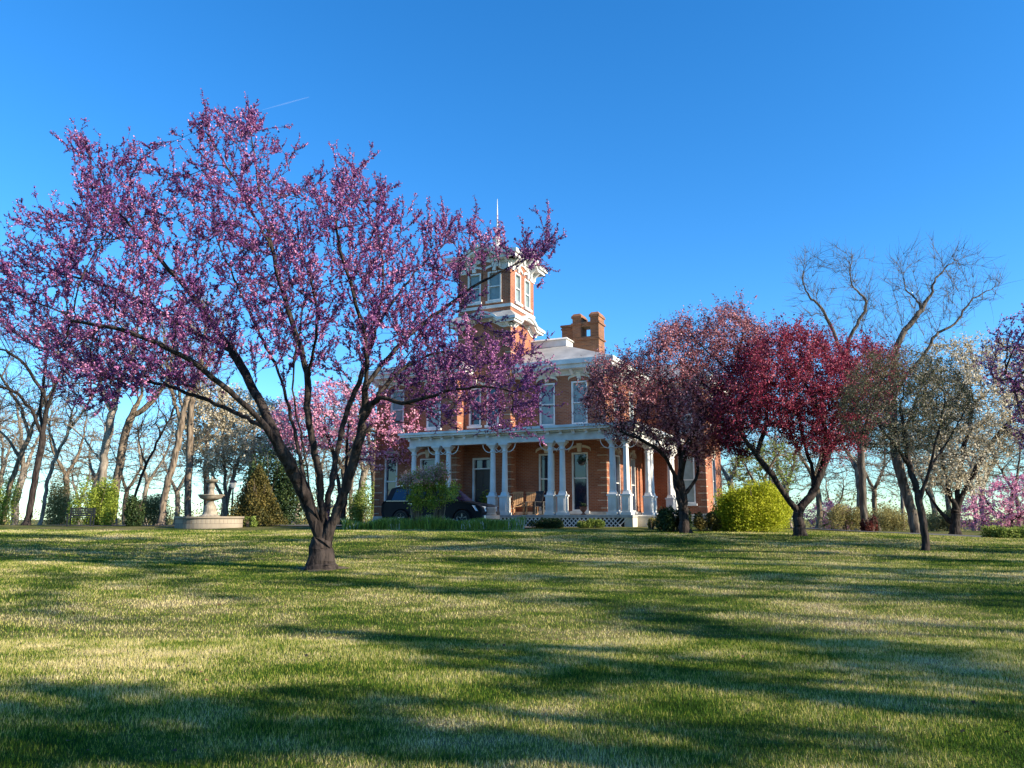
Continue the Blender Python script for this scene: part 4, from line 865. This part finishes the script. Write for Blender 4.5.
# cornices
cb = MB(); cornice(cb, -6.88, -1.98, 2.7, 13.5, WT, .68, .6, 'fr', .8, frieze=.12); cornice(cb, -14.6, -9.6, 1.2, 12, WT, .68, .6, 'frl', .8, frieze=.12); cornice(cb, -1.98, 1.56, 9.3, 14.2, WT, .68, .6, 'frb', .8, frieze=.12); cb.build('cornice', M_trim, house)
cb = MB(); cornice(cb, TX0, TX1, TY0, TY1, 10.5, .5, .36, 'frlb', 1.0, .42, frieze=.12); cb.box(TX0 - .06, TX1 + .06, TY0 - .06, TY1 + .06, 11.5, 11.66)
cb.build('tower_cornice', M_trim, house)
cb = MB(); cornice(cb, TX0, TX1, TY0, TY1, 13.98, .62, .5, 'frlb', .52, .55, frieze=.4); cb.build('tower_cornice', M_trim, house)
# roofs
def hip(x0, x1, y0, y1, z, dx0, dx1, dy0, dy1, dz, deck=.35, trim=True):
    r_ = MB(); r_.frus((x0, x1, y0, y1, z), (dx0, dx1, dy0, dy1, dz)); o = r_.build('roof', M_roof, house)
    if deck:
        t = MB(); t.box(dx0 - .08, dx1 + .08, dy0 - .08, dy1 + .08, dz - .02, dz + deck); t.frus((dx0 - .18, dx1 + .18, dy0 - .18, dy1 + .18, dz + deck + .001), (dx0 - .1, dx1 + .1, dy0 - .1, dy1 + .1, dz + deck + .1)); t.build('roof_deck', M_trim, o)
hip(-6.85, -1.34, 2.06, 14.1, WT + .601, -6.8, -4.9, 4.9, 11, 9.75)
hip(-15.2, -9.0, .56, 12.6, WT + .601, -13, -11, 4, 10, 9.4)
hip(-2.0, 2.2, 8.65, 14.8, WT + .602, -1.5, .3, 10.4, 13, 9.3, 0)
hip(TX0 - .3, TX1 + .3, TY0 - .3, TY1 + .3, 14.49, -9.1, -7.8, 2.9, 4.2, 15.35, 0)
hip(TX0 - .5, TX1 + .5, TY0 - .5, TY1 + .5, 10.86, TX0 + .0, TX1 - .0, TY0 + 0, TY1 - 0, 11.3, 0)
sp = MB(); sp.lathe([(.42, 0), (.42, .18), (.25, .26), (.22, .6), (.3, .66), (.12, .8), (.09, 1.1), (.15, 1.18), (.05, 1.4), (.035, 2.3), (.01, 3.1)], (-8.44, 3.55, 15.3), 12); sp.build('spire', M_trim, house, smooth=False)
# chimney group
ch = MB(); cx, cy = -4.5, 6.4
ch.box(cx - .35, cx + 1.2, cy - .5, cy + .5, 8.6, 10.4); ch.box(cx - .35, cx + .15, cy - .5, cy + .5, 10.4, 11.5); ch.box(cx + .70, cx + 1.2, cy - .5, cy + .5, 10.4, 11.5)
ch.box(cx + .15, cx + .70, cy - .45, cy + .45, 11.0, 11.25)
for x0_ in (cx - .35, cx + .70):
    ch.box(x0_ - .07, x0_ + .57, cy - .57, cy + .57, 11.1, 11.22); ch.box(x0_ - .06, x0_ + .56, cy - .56, cy + .56, 11.5, 11.62); ch.frus((x0_ - .05, x0_ + .55, cy - .55, cy + .5, 11.621), (x0_ + .05, x0_ + .45, cy - .42, cy + .42, 11.78))
ch.box(cx - .42, cx + 1.27, cy - .57, cy + .57, 10.2, 10.3)
chm = ch.build('chimney', M_brick_old, house, bevel=.015)
ch = MB(); ch.box(cx - 1.15, cx - .45, cy - .1, cy + .6, 8.6, 11.15); ch.box(cx - 1.2, cx - .40, cy - .15, cy + .65, 11.0, 11.08); ch.box(cx - 1.22, cx - .38, cy - .17, cy + .67, 11.151, 11.27); ch.build('chimney', M_brick_old, house, bevel=.015)
# porch
FZ = .55; CT = 4.02
pd = MB(); pd.box(-11.7, -2.05, -.12, 2.62, FZ - .12, FZ); pd.box(-2.048, .12, -.12, 9.22, FZ - .12, FZ); pd.build('porch_floor', plain('porch_boards', (.30, .30, .29), .6, .15, 6), house)
cb = MB()
cb.box(-11.7, .05, -.02, .28, CT, CT + .38); cb.box(-.25, .05, .281, 9.2, CT, CT + .38); cb.box(-11.7, -11.4, .281, 1.18, CT, CT + .38)
cb.build('porch_beam', M_trim, house)
cb = MB(); cornice(cb, -11.72, .07, -.04, 9.2, CT + .381, .42, .3, 'fr', .65, frieze=.0); cb.build('porch_cornice', M_trim, house)
pr_ = MB(); pr_.add([(-12.1, -.44, CT + .681), (.47, -.44, CT + .681), (-1.95, 2.68, 5.0), (-12.1, 2.68, 5.0), (.47, 9.2, CT + .681), (-1.95, 9.2, 5.0)], [(0, 1, 2, 3), (1, 4, 5, 2)]); pr_.build('porch_roof', M_roof, house)
pr_ = MB(); pr_.box(-11.68, -2.0, .0, 2.68, CT + .36, CT + .42); pr_.box(-1.97, .0, .0, 9.2, CT + .36, CT + .42); pr_.build('porch_ceiling', M_trim, house)
def column_mesh():
    c = MB(); z = FZ
    c.box(-.25, .25, -.25, .25, z, z + .12); c.box(-.2, .2, -.2, .2, z + .12, z + .85)
    for a in (-.09, .09):                          # raised panels on the pedestal
        c.box(a - .05, a + .05, -.215, -.2, z + .2, z + .75); c.box(a - .05, a + .05, .2, .215, z + .2, z + .75)
        c.box(-.215, -.2, a - .05, a + .05, z + .2, z + .75); c.box(.2, .215, a - .05, a + .05, z + .2, z + .75)
    c.box(-.24, .24, -.24, .24, z + .851, z + .93)
    c.frus((-.17, .17, -.17, .17, z + .93), (-.13, .13, -.13, .13, z + 1.1)); c.lathe([(.15, z + 1.1), (.135, z + 2.2), (.12, CT - .45), (.155, CT - .42), (.155, CT - .37), (.12, CT - .35), (.13, CT - .25)], (0, 0, 0), 8)
    c.frus((-.12, .12, -.12, .12, CT - .25), (-.21, .21, -.21, .21, CT - .1)); c.box(-.24, .24, -.24, .24, CT - .099, CT - .001)
    return c
c0 = None
for (x, y) in [(-.2, .13), (-.85, .13), (-3.3, .13), (-3.9, .13), (-6.3, .13), (-6.95, .13), (-9.45, .13), (-10.1, .13), (-11.5, .13), (-.12, 3.5), (-.12, 4.1), (-.12, 8.0), (-.12, 8.6)]:
    if c0 is None: c0 = column_mesh().build('column', M_trim, house); o = c0
    else: o = c0.copy(); col.objects.link(o); o.parent = house
    o.location = (x, y, 0)
# curved fret brackets between paired columns
for x in (-.2, -.85, -3.3, -3.9, -6.3, -6.95, -9.45, -10.1):
    for sg in (-1, 1):
        br = MB(); n = 6; arc = [(x + sg * (.14 + .42 * math.sin(t / n * math.pi / 2)), CT - .02 - .42 * math.cos(t / n * math.pi / 2)) for t in range(n + 1)]
        for a, b in zip(arc[:-1], arc[1:]): br.tube([(a[0], .13, a[1]), (b[0], .13, b[1])], .022, 4)
        br.build('bracket', M_trim, house)
# lattice skirt
la = MB(); z0_, z1_ = -.02, FZ - .13; hh = z1_ - z0_
def clipbar(s0, dirn, Lm, M):
    a = s0; b = s0 + dirn * hh
    lo, hi = min(a, b), max(a, b)
    if lo < 0 or hi > Lm: return
    w = .028; la.add([(a - w, .0, z0_), (a + w, .0, z0_), (b + w, .0, z1_), (b - w, .0, z1_), (a - w, .015, z0_), (a + w, .015, z0_), (b + w, .015, z1_), (b - w, .015, z1_)], [(4,5,6,7),(0,4,7,3),(1,2,6,5),(0,1,5,4),(3,7,6,2)], 0, M)
for k in range(int(11.6 / .2)):
    Mq = fr(-11.6, -.06, 'f'); clipbar(k * .2, 1, 11.6, Mq)
    Mq = fr(-11.6, -.078, 'f'); clipbar(k * .2, -1, 11.6, Mq)
la.box(-11.65, .05, -.10, -.045, z1_, z1_ + .009); la.box(-11.65, .05, -.10, -.045, z0_ - .1, z0_)
la.build('lattice', M_trim, house)
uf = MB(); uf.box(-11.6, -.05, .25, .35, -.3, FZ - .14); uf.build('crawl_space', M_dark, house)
# limestone side base and steps
st = MB(); st.box(-.3, .1, -.04, .7, -.3, FZ - .125); st.box(-.3, .1, 3.6, 9.2, -.3, FZ - .125)
for k in range(4): st.box(.1, .1 + .32 * (4 - k), .9, 3.4, -.4 + k * .0, .42 - .12 * (3 - k) - .0 + .0)
st.box(.1, 1.2, .7, .9, -.4, .5); st.box(.1, 1.2, 3.4, 3.6, -.4, .5)
st.build('side_steps', M_stone2, house, bevel=.01)

# ------------------------------------------------------------------ things on the porch
HM = Matrix.Translation(house.location) @ Matrix.Rotation(-TH, 4, 'Z')
def on_house(x, y, z): return HM @ Vector((x, y, z))
def porch_chair(name, label, x, y, rot, mat, rocker):
    p = on_house(x, y, FZ); root = empty(name, p, -TH + rot); tag(root, label, 'chair', 'chairs on the porch')
    s = MB(); 
    for k in range(5): s.box(-.27, .27, -.27 + k * .11, -.27 + k * .11 + .09, .40, .425)
    s.build('seat', mat, root)
    b = MB(); Mb = Matrix.Translation((0, .27, .42)) @ Matrix.Rotation(R(-14), 4, 'X')
    for k in range(6): b.box(-.25 + k * .087, -.25 + k * .087 + .065, -.01, .012, .03, .68, 0, Mb)
    b.box(-.28, .28, -.02, .025, .68, .76, 0, Mb); b.box(-.28, .28, -.02, .025, .0, .05, 0, Mb); b.build('backrest', mat, root)
    for sx in (-1, 1):
        a = MB(); a.box(sx * .31 - .045, sx * .31 + .045, -.32, .32, .62, .645); a.build('armrest', mat, root)
        for sy, zt in ((-.27, .62), (.27, .62)):
            l = MB(); l.box(sx * .31 - .025, sx * .31 + .025, sy - .025, sy + .025, .04, zt); l.build('leg', mat, root)
        if rocker:
            r_ = MB(); r_.tube([(sx * .31, -.45 + .1 * k, .02 + .0012 * (k - 4.5) ** 2 * 2) for k in range(11)], .022, 5); r_.build('rocker', mat, root)
porch_chair('porch_chair', 'tan wooden rocking chair on the porch, left one of the wooden pair', -6.05, 1.3, R(35), M_wood, True)
porch_chair('porch_chair', 'tan wooden rocking chair on the porch, right one of the wooden pair', -5.6, 1.6, R(15), M_wood, True)
porch_chair('porch_chair', 'black metal chair on the porch, left one of the black pair', -5.1, .9, R(-20), M_black, False)
porch_chair('porch_chair', 'black metal chair on the porch beside the paired columns, right one of the black pair', -4.7, 1.3, R(-35), M_black, False)
# hanging basket, urn, plant by the door
p = on_house(-2.5, .6, CT - .02); hb = empty('hanging_basket', p - Vector((0, 0, 1.15))); tag(hb, 'dark hanging basket under the porch beam at the window', 'basket')
t = MB(); t.lathe([(.05, 0), (.15, .06), (.2, .2), (.21, .22)], n=14); t.build('bowl', M_black, hb); t = MB()
for k in range(3): a = k * 2.09; t.tube([(.19 * math.cos(a), .19 * math.sin(a), .2), (0, 0, .7), (0, 0, 1.15)], .006, 4)
t.build('chain', M_black, hb); C = rng.normal(0, .11, (260, 3)) + [0, 0, .27]; V_, F_ = leaves(C, .04, .01, 4); np_mesh('foliage', V_, F_, M_dgreen, hb)
p = on_house(-2.35, -.0 + .3, FZ); ur = empty('plant_urn', p); tag(ur, 'small dark urn on the porch floor under the right hand window', 'urn')
t = MB(); t.lathe([(.11, 0), (.11, .04), (.05, .09), (.06, .13), (.15, .22), (.17, .36), (.19, .38), (.15, .38)], n=16); t.build('bowl', M_terra, ur)
C = rng.normal(0, .06, (120, 3)) + [0, 0, .42]; V_, F_ = leaves(C, .035, .01, 5); np_mesh('foliage', V_, F_, M_dgreen, ur)
p = on_house(-7.9, 1.3, FZ); ur = empty('potted_plant', p); tag(ur, 'potted green plant on the porch by the front door', 'plant')
t = MB(); t.lathe([(.13, 0), (.19, .34), (.21, .35), (.21, .4), (.17, .4)], n=16); t.build('pot', M_terra, ur)
C = rng.normal(0, .16, (500, 3)) * [1, 1, 1.4] + [0, 0, .75]; V_, F_ = leaves(C, .05, .01, 6); np_mesh('foliage', V_, F_, M_green, ur)

# ------------------------------------------------------------------ fountain
fc = at(209, 527, 34.5); fz = G(fc.x, 34.5)
ft = empty('fountain', (fc.x, 34.5, fz)); tag(ft, 'three tiered stone fountain in a low round basin on the lawn', 'fountain')
t = MB(); t.lathe([(1.5, -.25), (1.5, .44), (1.56, .45), (1.56, .53), (1.32, .53), (1.32, .1), (0, .1)], n=48); t.build('pool_wall', M_block, ft)
t = MB(); t.lathe([(.48, .1), (.48, .55), (.36, .62), (.30, .75), (.27, 1.0), (.17, 1.15), (.15, 1.25), (.2, 1.3)], n=20); t.build('pedestal', M_stone, ft)
t = MB(); t.lathe([(.14, 1.25), (.30, 1.29), (.46, 1.36), (.54, 1.46), (.56, 1.50), (.60, 1.51), (.60, 1.55), (.52, 1.55), (.4, 1.46), (0, 1.44)], n=40); t.build('lower_bowl', M_stone, ft)
t = MB(); t.lathe([(.2, 1.5), (.15, 1.62), (.13, 1.8), (.17, 1.9), (.11, 2.05), (.12, 2.1)], n=16); t.build('upper_pedestal', M_stone, ft)
t = MB(); t.lathe([(.1, 2.08), (.16, 2.12), (.26, 2.17), (.28, 2.23), (.31, 2.24), (.31, 2.27), (.24, 2.27), (.15, 2.22), (0, 2.21)], n=32); t.build('upper_bowl', M_stone, ft)
t = MB(); t.lathe([(.05, 2.21), (.04, 2.28), (.06, 2.33), (.02, 2.4), (0, 2.42)], n=12); t.build('finial', M_stone, ft)
t = MB(); t.lathe([(1.31, .3), (0, .302)], n=40); t.build('water', plain('still_water', (.02, .03, .03), .05, .1), ft)
ft.scale = (.93, .93, .93)
# garden lamp post behind
lp = at(231, 522, 38); root = empty('lamp_post', (lp.x, 38, G(lp.x, 38))); tag(root, 'black lamp post between the fountain and the conical juniper', 'lamp post')
t = MB(); t.lathe([(.1, 0), (.1, .2), (.045, .3), (.035, 1.75), (.06, 1.8)], n=10); t.build('post', M_black, root)
t = MB(); t.frus((-.08, .08, -.08, .08, 1.8), (-.13, .13, -.13, .13, 2.08)); t.build('lamp_glass', plain('frosted_pane', (.35, .36, .36), .3), root)
t = MB(); t.frus((-.16, .16, -.16, .16, 2.081), (-.03, .03, -.03, .03, 2.22)); t.lathe([(.02, 2.22), (.03, 2.26), (0, 2.3)], n=8); t.build('lamp_cap', M_black, root)
# bench
bp = at(80, 524, 40); root = empty('garden_bench', (bp.x, 40, G(bp.x, 40)), R(10)); tag(root, 'dark garden bench in front of the bare trees on the left', 'bench')
t = MB()
for k in range(4): t.box(-.62, .62, -.22 + k * .11, -.13 + k * .11, .43, .46)
t.build('seat', M_black, root); t = MB()
for k in range(4): t.box(-.62, .62, .235, .26, .52 + k * .11, .60 + k * .11)
t.build('backrest', M_black, root)
for sx in (-.55, .55):
    for sy in (-.18, .24):
        t = MB(); t.box(sx - .03, sx + .03, sy - .03, sy + .03, -.02, .43 if sy < 0 else .95); t.build('leg', M_black, root)
    t = MB(); t.box(sx - .03, sx + .03, -.22, .2, .62, .66); t.box(sx - .025, sx + .025, -.2, -.15, .46, .62); t.build('armrest', M_black, root)

# ------------------------------------------------------------------ dark estate car / sport utility
M_car = plain('car_paint', (.010, .011, .016), .4, .1, spec=.12)
M_chrome = plain('chrome', (.8, .8, .82), .3, .05, metal=1)
M_lamp = plain('lamp_lens', (.85, .87, .9), .12, .1, spec=.8)
M_tyre = plain('tyre', (.015, .015, .015), .85, .2); M_rim = plain('alloy', (.4, .4, .42), .3, .1, metal=1)
cp = at(440, 518, 35.2); car = empty('parked_suv', (cp.x, 35.4, G(cp.x, 35.4) + .03), -TH + R(2)); tag(car, 'dark sport utility car parked in front of the porch, nose to the right', 'car')
LX = 2.42; HW = .95
low = [(-2.36, .42), (-2.42, .62), (-2.40, .98), (-2.30, 1.12), (.98, 1.13), (1.5, 1.06), (2.12, .96), (2.34, .84), (2.40, .6), (2.36, .36)]
def arch(cx, r, n=10): return [(cx + r * math.cos(a), .34 + r * math.sin(a)) for a in [math.pi * (k / n) for k in range(n + 1)]]
bot = [(2.36, .30)] + arch(1.48, .43) + arch(-1.45, .43) + [(-2.36, .36)]
side = low + [(x, max(z, .26)) for x, z in bot]
secs = [(-HW, .0), (-HW + .01, .0), (HW - .01, 0), (HW, 0)]
bm_ = MB(); n = len(side); rows = [(-HW + .07, .965), (-HW, 1.0), (HW, 1.0), (HW - .07, .965)]
vs = []
for yv, sc in rows:
    for x, z in side: vs.append((x * sc, yv, z if z < .9 else z - (.05 if sc < 1 else 0) * 0 + (.02 if sc < 1 else 0)))
fs = [(k * n + i, k * n + (i + 1) % n, (k + 1) * n + (i + 1) % n, (k + 1) * n + i) for k in range(3) for i in range(n)]
fs += [tuple(range(n))[::-1], tuple(range(3 * n, 4 * n))]
rows_only = bm_.add(vs, fs); body = bm_.build('body', M_car, car)
cab0 = [(-2.28, 1.10), (-2.05, 1.70), (-1.8, 1.76), (.1, 1.76), (.45, 1.68), (1.15, 1.11)]
cbm = MB(); n = len(cab0); vs = []
for yv, tt in ((-1, 0), (1, 0)):
    for x, z in cab0: k = (z - 1.1) / .66; vs.append((x, yv * (HW - .06 - .17 * k), z))
cbm.add(vs, [(i, (i + 1) % n, (i + 1) % n + n, i + n) for i in range(n)] + [tuple(range(n))[::-1], tuple(range(n, 2 * n))]); cbm.build('cabin', M_car, car, bevel=.03)
for sy in (-1, 1):
    for (a, b, c, d) in ((-1.95, -1.25, -1.78, -1.25), (-1.18, -.28, -1.18, -.28), (-.21, .78, -.21, .33)):
        gl = MB(); y0_ = HW - .06 - .17 * .08 + .006; y1_ = HW - .06 - .17 * .85 + .006
        gl.add([(a, sy * y0_, 1.16), (b, sy * y0_, 1.16), (d, sy * y1_, 1.66), (c, sy * y1_, 1.66), (a, sy * (y0_ - .03), 1.16), (b, sy * (y0_ - .03), 1.16), (d, sy * (y1_ - .03), 1.66), (c, sy * (y1_ - .03), 1.66)], [(0,1,2,3),(7,6,5,4),(0,4,5,1),(1,5,6,2),(2,6,7,3),(3,7,4,0)]); gl.build('side_window', M_glass, car)
    for hx in (0, -1):
        ha = MB(); ha.box(hx - .1, hx + .1, sy * .955 - .01, sy * .955 + .01, .98, 1.01); ha.build('door_handle', M_chrome, car)
    tr_ = MB(); tr_.box(-2.2, 1.0, sy * (HW - .035) - .012, sy * (HW - .035) + .012, 1.115, 1.135); tr_.build('window_trim', M_chrome, car)
    mi_ = MB(); mi_.box(.72, .92, sy * 1.08 - .11, sy * 1.08 + .11, 1.12, 1.27); mi_.build('mirror', M_car, car, bevel=.03)
    hl = MB(); hl.add([(1.95, sy * .965, .92), (2.40, sy * .60, .86), (2.43, sy * .56, .66), (2.12, sy * .97, .68), (2.0, sy * .88, .86), (2.3, sy * .6, .82), (2.3, sy * .58, .68), (2.1, sy * .9, .70)], [(0,1,2,3),(7,6,5,4),(0,4,5,1),(1,5,6,2),(2,6,7,3),(3,7,4,0)]); hl.build('headlight', M_lamp, car)
    rr2 = MB(); rr2.tube([(-1.8, sy * .68, 1.78), (-1.6, sy * .68, 1.82), (0, sy * .68, 1.82), (.15, sy * .68, 1.78)], .018, 6); rr2.build('roof_rail', M_chrome, car)
car.scale = (1.05, 1, 1)
ws = MB(); k1, k2 = .08, .9; ws.add([(1.14, -.83, 1.13), (1.14, .83, 1.13), (.50, .72, 1.66), (.50, -.72, 1.66), (1.17, -.83, 1.14), (1.17, .83, 1.14), (.53, .72, 1.67), (.53, -.72, 1.67)], [(0,1,2,3),(7,6,5,4),(0,4,5,1),(1,5,6,2),(2,6,7,3),(3,7,4,0)]); ws.build('windscreen', M_glass, car)
gr = MB()
for k in range(7): gr.box(2.36, 2.425, -.42 + k * .13, -.36 + k * .13, .56, .80)
gr.box(2.36, 2.43, -.5, .5, .80, .84); gr.box(2.36, 2.43, -.5, .5, .52, .56); gr.build('grille', M_chrome, car)
bu = MB(); bu.box(2.3, 2.47, -.8, .8, .32, .50); bu.build('bumper', M_chrome, car, bevel=.03)
for x in (1.48, -1.45):
    for sy in (-1, 1):
        Mw = Matrix.Translation((x, sy * .84, .36)) @ Matrix.Rotation(R(90) * -sy, 4, 'X')
        w_ = MB(); w_.lathe([(.22, -.11), (.33, -.12), (.365, -.08), (.365, .08), (.33, .12), (.22, .11)], n=28, M=Mw); wh = w_.build('tyre', M_tyre, car)
        w_ = MB(); w_.lathe([(.21, .05), (.23, .118), (.2, .1), (.17, .08)], n=24, M=Mw)
        for q_ in range(5):
            w_.box(-.025, .025, .03, .2, .085, .11, 0, Mw @ Matrix.Rotation(q_ * 2 * math.pi / 5, 4, 'Z'))
        w_.build('rim', M_rim, wh)

# thin vapour trail, far off in the sky
a_ = at(262, 110, 5200); b_ = at(309, 97, 5600); mt, nt, N, L, B = nodes_mat('vapour'); B.inputs['Base Color'].default_value = (.8, .8, .8, 1); B.inputs['Alpha'].default_value = .018; B.inputs['Roughness'].default_value = 1
t = MB(); t.tube([a_, a_.lerp(b_, .5), b_], [1.5, 6, 3], 8); tag(t.build('vapour_trail', mt), 'faint thin vapour trail in the blue sky above the big redbud', 'vapour trail', kind='stuff')
